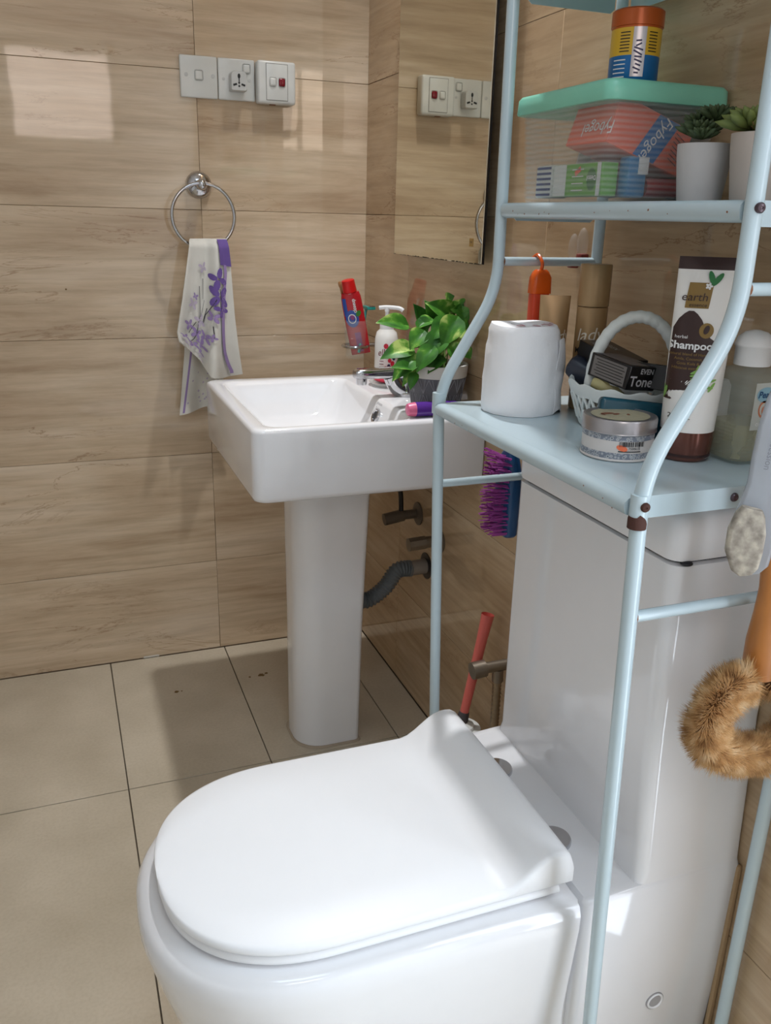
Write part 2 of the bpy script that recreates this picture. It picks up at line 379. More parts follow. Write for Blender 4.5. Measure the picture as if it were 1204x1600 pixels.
# seat and lid with the curled-up rear ridge
def lidmesh(mb, xf, xr, hw, thick, zt, inset=0, ridge=True, n=70):
    loops = []
    xs_ = xf+hw*1.10
    for i in range(n+1):
        u = i/n; x = xf + (xr-xf)*(1-math.cos(u*PI/2)) if u < .5 else None
        x = xf+(xr-xf)*(u**1.6 if u < .8 else .6997+(1-.6997)*(1-(1-(u-.8)/.2)**1.25))
        if i == 0: x = xf+.0006
        if x < xs_:
            q = (xs_-x)/(xs_-xf); h = hw*max(0, 1-q**2.35)**(1/2.35)
        else: h = hw
        zz = zt; zb = zt-thick
        if ridge:
            d = x-(-.342)
            if d > 0:
                s = min(1, d/.068); s = s*s*(3-2*s); zz += .036*s
            if x > -.266: zz -= .020*(1-math.sqrt(max(0, 1-((x+.266)/(xr+.266))**2)))
        h = max(h, .002); r = min(thick*.48, h*.45, .010)
        def row(hh, z): return (x, TY+hh, z)
        top = [(-h, zb+r*.5), (-h, zz-r), (-h+r*.3, zz-r*.3), (-h+r, zz), (-h*.6, zz+.0012), (0, zz+.002), (h*.6, zz+.0012), (h-r, zz), (h-r*.3, zz-r*.3), (h, zz-r), (h, zb+r*.5), (h-r*.5, zb), (0, zb), (-h+r*.5, zb)]
        loops.append([(x, TY+a, z) for a, z in top])
    mb.loft(loops); return mb
lidmesh(MB(), -.720, -.262, .166, .012, .408, ridge=False).build('seat', 'seat_plastic', t, angle=50)
lidmesh(MB(), -.723, -.247, .169, .013, .424).build('seat_lid', 'seat_plastic', t, angle=50)
for px, py in ((-.216, -1.246), (-.216, -1.408)):
    b = MB(); b.lathe([(.023, 0), (.023, .006), (.0215, .0085), (.001, .009)], c=(px, py, .3905)); b.build('hinge_cap', 'chrome', t)

# ------------------------------------------------------------------ washbasin and pedestal
SX0, SX1, SY0, SY1, SZ = -.465, -.001, -.735, -.222, .810
cx, cy, hx, hy = (SX0+SX1)/2, (SY0+SY1)/2, (SX1-SX0)/2, (SY1-SY0)/2
sk = thing('washbasin', 'white rectangular washbasin on a pedestal beside the tiled wall', 'washbasin', (cx, cy, .665))
def so(i, z, r=.022): return lz(rr(cx, cy, hx-i, hy-i, (.004, r, r, .004), 7), z)
ox0, ox1, oy0, oy1 = -.437, -.142, -.716, -.262
def si(i, z, r=.03, sh=0): return lz(rr((ox0+ox1)/2+sh, (oy0+oy1)/2, (ox1-ox0)/2-i, (oy1-oy0)/2-i, r, 7), z)
b = MB()
b.loft([so(.03, .669), so(.010, .669), so(.003, .673), so(0, .681), so(0, .802), so(.002, .808), so(.007, .810),
        si(-.002, .810, .032), si(.004, .808, .03), si(.009, .800, .03), si(.022, .770, .04), si(.038, .738, .05), si(.06, .720, .06), si(.10, .713, .05)])
b.build('basin', 'ceramic', sk, angle=50)
MB().lathe([(.022, 0), (.022, .003), (.012, .004), (.001, .002)], c=(-.27, -.49, .713)).build('drain', 'chrome', sk)
# overflow ring on the inner wall below the tap deck
oc = V((-.1625, -.545, .778)); ax = V((-.93, 0, .36))
Mo = Matrix.Translation(oc) @ ax.to_track_quat('Z', 'Y').to_matrix().to_4x4()
MB().lathe([(.0155, -.004), (.0155, .003), (.0135, .0045), (.0105, .003), (.010, -.001)], M=Mo, cap=False).build('overflow_ring', 'chrome', sk)
MB().lathe([(.0105, -.001), (.0105, .0014), (.001, .0014)], M=Mo).build('overflow_hole', 'black', sk)
b = MB()
f = planemap(oc+V((-.001, -.012, .0))+V((.0075, 0, .028)), (0, -1, 0), (.36, 0, .93), .0035)
for k, tx in enumerate(('Johnson', 'Suisse')): art(b, text_uv(tx, .0095), f, 0, -.011*k)
b.build('lettering', mat('print_grey', rgb(110, 112, 120), .5), sk)
pd = MB()
def pl(x0_, x1_, hw, z): return lz(rr((x0_+x1_)/2, -.482, (x1_-x0_)/2, hw, (.012, .062, .062, .012), 8), z)
pd.loft([pl(-.338, -.192, .078, .001), pl(-.338, -.192, .078, .02), pl(-.338, -.188, .081, .3), pl(-.340, -.178, .088, .64), pl(-.342, -.174, .09, .6685)])
p_ = pd.build('basin_pedestal', 'ceramic', None, angle=50); tag(p_, 'white ceramic pedestal column standing under the washbasin', 'pedestal')
MB().loft([pl(-.343, -.188, .083, .0006), pl(-.341, -.190, .081, .004)]).build('sealant', mat('sealant', rgb(176, 160, 140), .7), p_)

# ------------------------------------------------------------------ over-toilet rack
RY0, RY1, RR = -1.075, -1.552, .0083
rk = thing('storage_rack', 'pale blue metal over-toilet storage rack with bent front legs and rust spots', 'rack', (-.14, -1.31, 0))
def leg(y, xf, xu, zs, ztop, xb):
    return smooth_path([(xb, y, .001), (xf, y, zs+.018), (xu, y, zs+.158), (xu-.006, y, 1.66), (xu-.006, y, ztop)], .042, 8)
lf = leg(RY0, -.262, -.178, .922, 1.72, -.230); rf = leg(RY1, -.262, -.178, .930, 1.72, -.228)
for pth in (lf, rf):
    MB().tube(pth, RR, 16).build('leg', 'rack_paint', rk, angle=60)
for y in (RY0, RY1): MB().tube([(-.016, y, .001), (-.016, y, 1.72)], RR, 16).build('leg', 'rack_paint', rk, angle=60)
# sleeves where upper tubes slip over the lower legs
for y, z in ((RY0, .905), (RY1, .898)):
    MB().tube([(-.262, y, z), (-.262, y, z+.03)], RR+.0008, 16).build('sleeve', 'rack_paint', rk)
def rung(a, b_, r=.0062): MB().cyl(a, b_, r, 12).build('rung', 'rack_paint', rk, angle=60)
for y in (RY0, RY1):
    rung((-.178, y, 1.119), (-.016, y, 1.119)); rung((-.255, y, .796), (-.016, y, .796))
def shelf(xf, z, roll):
    """pressed sheet: rolled front edge, flat deck, turned-down side flanges"""
    b = MB(); y0, y1 = RY0-.010, RY1+.010
    # front roll, a fat rounded lip
    prof = [(xf+.004, z), (xf-roll*.5, z-.001), (xf-roll*.95, z-.005), (xf-roll, z-.010), (xf-roll*.75, z-.017), (xf, z-.020), (xf+.004, z-.019), (xf+.004, z-.0012)]
    loops = [[(x, y, zz) for x, zz in prof] for y in (y0, y1)]
    b.loft(loops)
    b.box((xf+.003, y1, z-.0014), (-.008, y0, z))
    o1 = b.build('shelf', 'rack_paint', rk, angle=50)
    for y, sgn in ((RY0-.010, 1), (RY1+.010, -1)):
        q = MB()
        prof = [(xf+.016, z), (xf+.012, z-.004), (xf+.012, z-.018), (xf+.018, z-.023), (-.04, z-.023), (-.034, z-.018), (-.034, z)]
        q.loft([[(x, y, zz) for x, zz in prof], [(x, y+sgn*.0014, zz) for x, zz in prof]])
        q.build('side_flange', 'rack_paint', o1)
    b = MB(); b.box((-.0094, y1, z-.018), (-.008, y0, z)); b.build('rear_flange', 'rack_paint', o1)
    return o1
s1 = shelf(-.262, .922, .010); s2 = shelf(-.178, 1.197, .008); s3 = shelf(-.178, 1.462, .008)
def screw(p, n, m='rust'):
    M_ = Matrix.Translation(p) @ V(n).to_track_quat('Z', 'Y').to_matrix().to_4x4()
    MB().lathe([(.0048, -.002), (.0048, .001), (.0035, .0028), (.0012, .0034), (.0008, .0026)], n=16, M=M_).build('screw', m, rk)
mat('screw_dark', rgb(92, 78, 84), .3, .6)
screw((-.262, RY1-RR-.001, .9175), (-.25, -1, 0)); screw((-.138, RY1+.0086, .911), (0, -1, 0), 'screw_dark')
screw((-.180, RY1-RR-.0005, 1.190), (-.2, -1, 0), 'screw_dark'); screw((-.262, RY0-RR, .912), (0, -1, 0), 'screw_dark')
# flaked rust collar below the joint of the near front leg, small chips elsewhere
random.seed(4)
b = MB(); n = 22; zt = [.9085+random.uniform(-.003, .003) for _ in range(n)]; zb = [.894+random.uniform(-.002, .003) for _ in range(n)]
lo_ = []; hi_ = []
for j in range(n):
    a = 2*PI*j/n; k = .5+.5*math.cos(a-math.radians(-150)); z2 = zb[j]+(zt[j]-zb[j])*max(.15, k)
    lo_.append((-.262+(RR+.0010)*math.cos(a), RY1+(RR+.0010)*math.sin(a), .8935)); hi_.append((-.262+(RR+.0011)*math.cos(a), RY1+(RR+.0011)*math.sin(a), z2))
b.loft([lo_, hi_], False, False); b.build('rust_patch', 'rust', rk)
b = MB()
for k in range(46):      # chips along shelf lips and flange
    u = random.random()
    if k < 20: p = V((-.262-.0098+random.uniform(0, .003), RY1+.02+u*.43, .922-.012+random.uniform(-.005, .004))); nn = V((-1, 0, 0))
    elif k < 34: p = V((-.25+u*.2, RY1+.0098, .901+random.uniform(-.001, .004))); nn = V((0, -1, 0))
    else: p = V((-.178-.0078, RY1+.02+u*.43, 1.1855+random.uniform(-.006, .004))); nn = V((-1, 0, 0))
    M_ = Matrix.Translation(p+nn*.0003) @ nn.to_track_quat('Z', 'Y').to_matrix().to_4x4()
    r_ = random.uniform(.0005, .0017)
    b.add([M_ @ V((r_*random.uniform(.5, 1.2)*math.cos(2*PI*i/7), r_*random.uniform(.5, 1)*math.sin(2*PI*i/7), 0)) for i in range(7)], [tuple(range(7))])
b.build('rust_chips', 'rust_light', rk, kind='stuff', fixn=False)
for y, x_, z in ((RY1, -.251, .796), (RY1, -.172, 1.119), (RY0, -.172, 1.119)):
    MB().tube([(x_-.004, y, z), (x_+.001, y, z)], .0066, 12).build('rust_spot', 'rust_light', rk)

# ------------------------------------------------------------------ mirror
mr = thing('mirror', 'frameless wall mirror with dark edge hanging above the washbasin', 'mirror', (0, -.43, 1.1))
a_ = at(616, 398, 'x', -.03); c_ = at(752, 412, 'x', -.03)
my0, my1, mz0 = c_.y, a_.y, (a_.z+c_.z)/2
MB().box((-.0265, my0+.16, mz0+.05), (-.0005, my1-.05, 1.76)).build('backboard', 'black', mr)
MB().box((-.0292, my0+.0005, mz0+.0005), (-.0245, my1-.0005, 1.80)).build('backing', 'black', mr)
g_ = mat('mirror_glass', rgb(226, 222, 206), .015, 1.0, vary=0)
MB().box((-.0312, my0, mz0), (-.0292, my1, 1.801), .0006, seg=1).build('glass', 'mirror_glass', mr)
b = MB(); random.seed(9)
for k in range(70):
    y = random.uniform(my0, my1); h = random.uniform(.0005, .002)
    b.box((-.0315, y-.004, mz0-.0002), (-.0311, y+.004, mz0+h))
b.build('worn_edge', mat('worn_silver', rgb(96, 84, 62), .7), mr, kind='stuff')
p = at(736, 379, 'x', -.0315)
b = MB(); b.box((-.0318, p.y-.008, p.z-.0075), (-.0312, p.y+.008, p.z+.0075)); st = b.build('sticker', mat('gold_sticker', rgb(168, 132, 70), .5), mr)
b = MB(); art(b, text_uv('Feel', .006), planemap((-.0318, p.y, p.z+.001), (0, -1, 0), (0, 0, 1))); b.build('lettering', 'black', st)

# ------------------------------------------------------------------ switches on the far wall
def plate(xl, xr, z0_, z1_, d, name, label):
    o = thing(name, label, 'switch', ((xl+xr)/2, 0, z0_), 'switches and socket on the far wall')
    b = MB()
    M_ = None
    if d < .02:
        b.box((xl, -d, z0_), (xr, -.0003, z1_), .0035, seg=3)
    else:
        b.box((xl, -d, z0_), (xr, -.0003, z1_), .006, seg=3)
    b.build('plate', 'white_plastic', o); return o
mat('switch_line', rgb(120, 118, 112), .6)
def rocker(o, x, z, y, w=.0085, m='white_plastic'):
    b = MB(); b.box((x-w-.0012, y-.0006, z-w*1.15-.0012), (x+w+.0012, y+.002, z+w*1.15+.0012), .003); b.build('rocker_gap', 'switch_line', o)
    b = MB(); b.box((x-w, y-.0045, z-w*1.15), (x+w, y+.002, z+w*1.15), .0035, seg=3); return b.build('rocker', m, o)
o = plate(-.457, -.3715, 1.424, 1.512, .010, 'light_switch', 'flat white single switch plate, leftmost in the row of three')
rocker(o, -.4145, 1.471, -.010)
for x in (-.443, -.382): MB().lathe([(.0045, 0), (.0045, .0008), (.003, .0012)], n=14, M=Matrix.Translation((x, -.0098, 1.471)) @ Matrix.Rotation(PI/2, 4, 'X')).build('screw_cap', mat('cap_white', rgb(205, 206, 204), .35), o)
o = plate(-.370, -.2845, 1.424, 1.512, .010, 'socket_outlet', 'white wall socket plate with an adaptor plugged in, middle of the row')
rocker(o, -.304, 1.492, -.010, .008)
for x in (-.358, -.297): MB().lathe([(.0035, 0), (.0035, .0008), (.002, .001)], n=14, M=Matrix.Translation((x, -.0098, 1.468)) @ Matrix.Rotation(PI/2, 4, 'X')).build('screw_cap', 'cap_white', o)
ad = thing('plug_adaptor', 'small white universal plug adaptor pushed into the wall socket', 'adaptor', (-.328, -.010, 1.463))
b = MB(); k_ = []
for z_, sc in ((.0, .9), (.004, 1), (.026, 1), (.030, .93)):
    k_.append([(-.328+x*sc, -.0105-z_, 1.462+z*sc) for x, z in rr(0, 0, .0185, .021, (.009, .009, .004, .004), 4)])
b.loft(k_); b.build('body', 'cap_white', ad)
b = MB()
f = planemap((-.328, -.0405, 1.462), (1, 0, 0), (0, 0, 1), .0006)
art(b, disc_uv(.0032, .0052, 12, 1), f, 0, .010); art(b, rect_uv(.009, .0042, 1), f, -.0095, -.008, .3); art(b, rect_uv(.009, .0042, 1), f, .0095, -.008, -.3)
art(b, disc_uv(.0022, .0024, 10, 1), f, 0, -.004); art(b, disc_uv(.0022, .0022, 10, 1), f, 0, -.011); art(b, rect_uv(.0022, .009, 1), f, 0, .003)
b.build('pin_holes', 'black', ad)
o = plate(-.283, -.192, 1.420, 1.511, .034, 'heater_switch', 'raised white switch box with a dark red indicator, right of the row')
MB().box((-.2635, -.0345, 1.427), (-.2115, -.0335, 1.505)).build('panel_line', 'switch_line', o)
MB().box((-.2625, -.0352, 1.428), (-.2125, -.0335, 1.504), .0004).build('inner_panel', 'white_plastic', o)
rocker(o, -.2475, 1.466, -.035, .0075); 
rocker(o, -.226, 1.466, -.035, .0075, 'red_lamp').name = 'indicator'
MB().box((-.252, -.02, 1.4185), (-.238, -.012, 1.4202)).build('vent_slot', 'rust_light', o)

# ------------------------------------------------------------------ towel ring and towel
rg = thing('towel_ring', 'chrome towel ring mounted on the far tiled wall', 'towel ring', (-.425, 0, 1.235))
Mw = Matrix.Translation((-.425, 0, 1.236)) @ Matrix.Rotation(PI/2, 4, 'X')
MB().lathe([(.029, .0003), (.031, .006), (.029, .014), (.022, .020), (.012, .023), (.011, .045)], M=Mw).build('wall_boss', 'chrome', rg)
b = MB(); b.sphere((-.425, -.050, 1.236), (.013, .013, .013)); b.build('knuckle', 'chrome', rg)
RC = V((-.425, -.056, 1.166)); RAD = .073
b = MB(); pts = [RC+V((RAD*math.sin(a), -.006*math.cos(a)*0-.012*(1-math.cos(a))*.0, RAD*math.cos(a))) for a in [2*PI*i/48 for i in range(49)]]
b.tube(pts, .0042, 10, cap=False); b.build('ring', 'chrome', rg, angle=80)
# towel: front fall and back fall draped over the bottom of the ring
def lerp_poly(pl_, t_):
    n_ = len(pl_)-1; x = t_*n_; i = min(int(x), n_-1); k = x-i; return V(pl_[i]).lerp(V(pl_[i+1]), k)
YF = -.078
FL = [at(x, y, 'y', YF) for x, y in ((296, 376), (290, 420), (283, 470), (275, 520), (278, 534))]
FR = [at(x, y, 'y', YF) for x, y in ((356, 376), (362, 440), (367, 500), (373, 550), (379, 590))]
BOT = [at(x, y, 'y', YF) for x, y in ((278, 534), (297, 552), (312, 566), (326, 590), (350, 593), (379, 588))]
def towel_front(u, v):
    L_, R_ = lerp_poly(FL, v), lerp_poly(FR, v)
    p = L_.lerp(R_, u)
    bt = lerp_poly(BOT, u); straight = lerp_poly(FL, 1).lerp(lerp_poly(FR, 1), u)
    p = p + (bt-straight)*v**2
    amp = .005+.014*v
    fold = math.sin(u*9.5+1.0+.8*v)*amp + math.sin(u*19+2.0)*amp*.35
    top = min(1, v/.06)
    y = YF + .016*(1-top) - fold - .010*v
    z = p.z + .006*(1-(1-top)**2) - (0 if v > .06 else 0)
    return V((p.x, y-.004, z))
mat('towel_cloth', rgb(228, 226, 218), .95, bump=.9, bscale=900, vary=.04)
mat('towel_purple', rgb(112, 88, 160), .95, bump=.8, bscale=900); mat('towel_mauve', rgb(160, 138, 188), .95, bump=.6, bscale=900)
mat('towel_pale', rgb(196, 184, 204), .95, bump=.6, bscale=900); mat('towel_ink', rgb(62, 58, 66), .95)
tw = thing('hand_towel', 'white towel with purple flower print draped through the chrome ring', 'towel', (-.43, -.06, 1.09))
MB().grid(towel_front, 60, 60, -.003).build('front_fall', 'towel_cloth', tw, angle=80)
BL = [at(x, y, 'y', -.034) for x, y in ((298, 380), (292, 470), (288, 560), (281, 652))]
BR = [at(x, y, 'y', -.034) for x, y in ((352, 380), (352, 470), (350, 540), (346, 632))]
def towel_back(u, v):
    p = lerp_poly(BL, v).lerp(lerp_poly(BR, v), u); f_ = math.sin(u*8+.5)*(.003+.006*v)
    top = min(1, v/.05)
    return V((p.x, -.034-.014*(1-top)-f_, p.z+.006*(1-(1-top)**2)))
MB().grid(towel_back, 36, 44, .003).build('back_fall', 'towel_cloth', tw, angle=80)
# fold over the ring
def over(u, v):
    a = towel_front(u, 0); c = towel_back(u, 0); k = PI*v
    p = a.lerp(c, v); return V((p.x, p.y, p.z + .0075*math.sin(k)))
MB().grid(over, 36, 10, .0012).build('top_fold', 'towel_cloth', tw, angle=80)
def tsurf(u, v):
    p = towel_front(u, v); e = .01
    n_ = (towel_front(min(u+e, 1), v)-towel_front(max(u-e, 0), v)).cross(towel_front(u, min(v+e, 1))-towel_front(u, max(v-e, 0))).normalized()
    if n_.y > 0: n_ = -n_
    return p+n_*.0045
b = MB(); b.grid(lambda u, v: tsurf(.70+.27*u+.02*v-.10*(1-v)*0, .005+v*.17) if True else None, 14, 14)
b.build('purple_border', 'towel_purple', tw)
b = MB()
def stripe(u, v):
    c_ = .84-.28*max(0, 1-((v-.52)/.45)**2)*.35 + .04*v; return tsurf(c_+.035*(u-.5)*2*(1.1-.5*v), .17+v*.80)
b.grid(stripe, 3, 60); b.build('purple_border', 'towel_mauve', tw)
def flower(name, m, spots):
    for u0, v0, r, rot in spots:
        b = MB()
        for k in range(4):
            a = rot+k*PI/2+.2*math.sin(k*3); cu, cv = u0+r*.9*math.cos(a)*1.25, v0+r*.9*math.sin(a)*.55
            vs, fs = disc_uv(r*.8, r*.45, 10, 2); c_, s_ = math.cos(a), math.sin(a)
            b.add([tsurf(min(.985, max(.015, cu+x*c_*1.2-y*s_*1.2)), min(.985, max(.01, cv+(x*s_+y*c_)*.55))) for x, y in vs], fs)
        b.build(name, m, tw, fixn=False)
flower('printed_flower', 'towel_purple', [(.68, .27, .085, .2), (.70, .38, .095, .7), (.74, .46, .06, .1)])
flower('printed_flower', 'towel_mauve', [(.17, .66, .05, .3), (.33, .70, .055, .9), (.45, .76, .06, .2), (.28, .83, .06, .5), (.52, .68, .05, .8), (.24, .44, .03, 1.), (.10, .78, .05, .4), (.42, .86, .045, .3), (.62, .52, .05, .9), (.62, .66, .03, .1)])
flower('printed_flower', 'towel_pale', [(.35, .22, .05, .3), (.20, .50, .05, .9), (.38, .60, .06, .2), (.42, .93, .04, .5), (.15, .90, .05, .8)])
b = MB()
for u0, v0, u1, v1 in ((.66, .40, .50, .53), (.50, .53, .47, .60), (.30, .36, .36, .56), (.45, .44, .38, .57), (.36, .56, .33, .70), (.62, .58, .64, .66), (.30, .62, .18, .72), (.36, .68, .24, .80), (.72, .40, .70, .33), (.52, .48, .44, .62), (.40, .44, .36, .30)):
    vs, fs = rect_uv(1, 1, 10, 1); dv = V((u1-u0, v1-v0)); pn = V((-dv.y, dv.x)).normalized()*.006
    b.add([tsurf(u0+dv.x*(x+.5)+pn.x*y*2, v0+dv.y*(x+.5)+pn.y*y*.9) for x, y in vs], fs)
b.build('printed_stems', 'towel_ink', tw, fixn=False, kind='stuff')
b = MB()
def bsurf(u, v): p = towel_back(u, v); return p+V((0, -.0035, 0))
b.grid(lambda u, v: bsurf(.05+.05*u+.10*(1-v), .55+.44*v), 2, 12); b.build('purple_border', 'towel_mauve', tw)
b = MB(); random.seed(3)
for k in range(26):
    u0, v0 = random.uniform(.15, .9), random.uniform(.78, .97); vs, fs = disc_uv(.022, .006, 8, 1); b.add([bsurf(u0+x, v0+y) for x, y in vs], fs)
b.build('printed_petals', 'towel_pale', tw, fixn=False, kind='stuff')

# ------------------------------------------------------------------ things on and around the washbasin
D = SZ + .0005
# tap
tp = thing('basin_tap', 'chrome single-lever tap on the washbasin deck', 'tap', (-.075, -.50, D))
b = MB(); b.lathe([(.026, 0), (.026, .006), (.022, .010), (.019, .03), (.0185, .05)], c=(-.075, -.50, D)); b.build('tap_body', 'chrome', tp)
b = MB(); L_ = []
for x, z, w_, h_ in ((-.055, .856, .019, .012), (-.085, .861, .019, .013), (-.12, .861, .017, .0115), (-.16, .861, .0155, .0105), (-.188, .861, .015, .0105), (-.196, .860, .012, .008)):
    L_.append([(x, -.50+a, z+c_) for a, c_ in rr(0, 0, w_, h_, min(w_, h_)*.7, 4)])
b.loft(L_); b.build('spout', 'chrome', tp, angle=60)
b = MB(); b.tube(spline([(-.072, -.50, .815), (-.098, -.50, .83), (-.112, -.50, .855)], 6), [.019]*13, 14); b.build('neck', 'chrome', tp)
b = MB(); b.lathe([(.0105, 0), (.0115, .004), (.0115, .014)], c=(-.180, -.50, .838)); b.build('aerator', 'chrome', tp)
b = MB(); b.tube(spline([(-.055, -.50, .87), (-.035, -.50, .89), (-.02, -.50, .90)], 4), [.009, .009, .008, .008, .008, .007, .007, .006, .006], 10); b.build('lever', 'chrome', tp)
# red soap in a clear dish
c = at(600, 602, 'z', D); sd = thing('soap_dish', 'small clear oval dish on the basin deck behind the tap', 'soap dish', c)
mat('clear_dish', rgb(214, 214, 210), .1, alpha=.55); mat('soap_red', rgb(190, 45, 70), .3)
MB().loft([[(c.x+a*.026, c.y+b_*.036, D) for a, b_ in rr(0, 0, 1, 1, .95, 6)], [(c.x+a*.034, c.y+b_*.046, D+.008) for a, b_ in rr(0, 0, 1, 1, .95, 6)]]).build('dish', 'clear_dish', sd)
MB().sphere((c.x, c.y, D+.0145), (.024, .034, .007)).build('soap', 'soap_red', None)
tag(bpy.data.objects['soap'], 'pinkish red bar of soap lying in the oval dish behind the tap', 'soap')
# pump bottle
PC = V((-.056, -.318, D)); pb = thing('pump_bottle', 'white lotion pump bottle with red berry print beside the plant', 'bottle', PC)
mat('bottle_white', rgb(235, 233, 228), .25)
def el(c0, rx, ry, z, n=28): return [(c0[0]+rx*math.cos(2*PI*i/n), c0[1]+ry*math.sin(2*PI*i/n), z) for i in range(n)]
MB().loft([el(PC, .024, .027, D), el(PC, .027, .030, D+.006), el(PC, .027, .030, D+.095), el(PC, .023, .026, D+.112), el(PC, .013, .013, D+.122), el(PC, .013, .013, D+.126)]).build('body', 'bottle_white', pb, angle=60)
MB().lathe([(.0165, .118), (.0165, .134), (.010, .137), (.0045, .139), (.0045, .158), (.006, .159), (.006, .166)], c=PC).build('pump_collar', 'white', pb)
b = MB(); b.tube(spline([PC+V((-.016, .010, .166)), PC+V((0, 0, .168)), PC+V((.022, -.018, .167)), PC+V((.030, -.024, .162))], 4), .0048, 10); b.build('nozzle', 'white', pb)
a0 = facecam(PC); f = cylmap(PC, .0305, a0)
f = (lambda g: (lambda u, v: V((PC.x+(g(u, v)[0]-PC.x)*.90, g(u, v)[1], g(u, v)[2]))))(cylmap(PC, .0305, a0, .0006))
b = MB(); random.seed(5)
for u_, v_, r_ in ((-.002, .083, .006), (.010, .080, .0055), (.018, .086, .005), (.002, .062, .005), (.008, .050, .005), (.016, .043, .006), (.004, .018, .0065), (.013, .012, .006), (.020, .018, .006), (-.002, .033, .004)):
    art(b, disc_uv(r_, r_, 12, 1), f, u_, v_)
b.build('printed_berries', mat('berry', rgb(196, 32, 58), .35), pb, fixn=False, kind='stuff')
b = MB()
for u_, v_, r_ in ((.008, .072, .005), (.018, .068, .0045), (.014, .032, .006), (.020, .055, .005), (.006, .038, .004)): art(b, disc_uv(r_, r_, 12, 1), f, u_, v_)
b.build('printed_dark_berries', mat('dark_berry', rgb(40, 30, 70), .35), pb, fixn=False, kind='stuff')
b = MB(); art(b, text_uv('elle', .021, .25), f, -.010, .068, .15)
for k in range(5): art(b, rect_uv(.011, .0014, 3), f, -.013, .048-k*.007)
b.build('lettering', mat('maroon', rgb(120, 30, 50), .4), pb, fixn=False)
# glass tumbler in a wall ring with toothpaste, brush and razor
TC = V((-.072, -.14, 0)); hd = thing('tumbler_holder', 'chrome ring tumbler holder on the side wall in the corner', 'holder', (0, -.14, .866))
b = MB(); b.tube([TC+V((.031*math.cos(a), .031*math.sin(a), .866)) for a in [2*PI*i/28 for i in range(29)]], .0045, 8, cap=False); b.build('ring', 'chrome', hd)
b = MB(); b.cyl((-.040, -.14, .868), (-.003, -.14, .868), .0055, 12); b.build('arm', 'chrome', hd)
MB().lathe([(.020, .0003), (.020, .008), (.012, .012)], M=Matrix.Translation((0, -.14, .868)) @ Matrix.Rotation(-PI/2, 4, 'Y')).build('wall_boss', 'chrome', hd)
mat('glass_clear', rgb(225, 235, 230), .04, alpha=.10)
b = MB(); b.lathe([(.003, .836), (.022, .836), (.024, .840), (.0305, .93), (.0295, .93), (.0225, .842), (.003, .841)], c=TC, cap=False); tm = b.build('tumbler', 'glass_clear', None)
tag(tm, 'clear glass tumbler held in the chrome wall ring', 'tumbler')
# toothpaste tube (cap up, leaning left)
TB, TT = at(564, 560, 'y', -.142), at(543, 438, 'y', -.150)
TB.z = .846
axis = (TT-TB); Lt = axis.length; az = axis.normalized(); side = V((RIGHT.x, RIGHT.y, 0)); side = (side-az*side.dot(az)).normalized(); dep = az.cross(side)
tt = thing('toothpaste_tube', 'red and blue toothpaste tube standing cap-up in the wall tumbler', 'toothpaste', TB)
mat('paste_red', rgb(196, 28, 40), .25); mat('paste_blue', rgb(44, 84, 176), .3); mat('paste_purple', rgb(150, 60, 130), .3); mat('cap_red', rgb(206, 18, 20), .3)
def tp_pt(a, v, off=0):
    t_ = v/Lt; hw = .0235+.002*math.sin(t_*PI) if t_ < .78 else .0245*(1-(t_-.78)/.22*.42); dp = .0015+.0125*min(1, t_*1.3)
    return TB+az*v+side*(hw+off)*math.cos(a)-dep*(-(dp+off))*math.sin(a)
b = MB(); b.loft([[tp_pt(2*PI*i/24, Lt*k/14*.84) for i in range(24)] for k in range(15)]); b.build('body', 'paste_red', tt, angle=60)
b = MB(); b.tube([TB+az*Lt*.83, TB+az*Lt*.85, TB+az*Lt*1.0, TB+az*Lt*1.01], [.0125, .0175, .0158, .013], 20); b.build('cap', 'cap_red', tt)
b = MB(); b.tube([TB+az*Lt*.815, TB+az*Lt*.835], [.0125, .0145], 20); b.build('shoulder', 'white', tt)
sg = 1 if (TB+dep-EYE).length < (TB-dep-EYE).length else -1
def tpf(u, v, off=.0006):
    hw = .0245; c_ = max(-.98, min(.98, u/hw)); a = math.acos(c_); 
    return tp_pt(a if sg > 0 else -a, v, off)
b = MB()
for (u0, v0, rx, ry) in ((-.005, Lt*.50, .0135, .022),): art(b, disc_uv(rx*1.15, ry, 20, 4), tpf, u0, v0)
art(b, rect_uv(.009, Lt*.24, 3, 4), tpf, -.017, Lt*.66); b.build('blue_print', 'paste_blue', tt, fixn=False)
b = MB(); art(b, rect_uv(.014, Lt*.27, 4, 4), lambda u, v: tpf(u, v, .0009), .001, Lt*.17); b.build('purple_print', 'paste_purple', tt, fixn=False)
b = MB(); art(b, disc_uv(.005, .007, 14, 2), lambda u, v: tpf(u, v, .0009), -.004, Lt*.52); b.build('purple_dot', 'paste_purple', tt, fixn=False)
b = MB(); art(b, text_uv('closeup', .0115, 0, .0003), lambda u, v: tpf(u, v, .0012), .0045, Lt*.67, PI/2); 
vs, fs = disc_uv(.0085, .0085, 20, 1); fs = []; vs = [(r_*math.cos(2*PI*i/20), r_*1.3*math.sin(2*PI*i/20)) for r_ in (.0075, .0095) for i in range(20)]; fs = [(i, (i+1) % 20, 20+(i+1) % 20, 20+i) for i in range(20)]
art(b, (vs, fs), lambda u, v: tpf(u, v, .0011), -.005, Lt*.50); b.build('lettering', 'white', tt, fixn=False)
b = MB(); art(b, disc_uv(.0055, .008, 12, 2), lambda u, v: tpf(u, v, .0011), .011, Lt*.56, -.5); b.build('printed_leaf', mat('leaf_print', rgb(60, 130, 50), .4), tt, fixn=False)
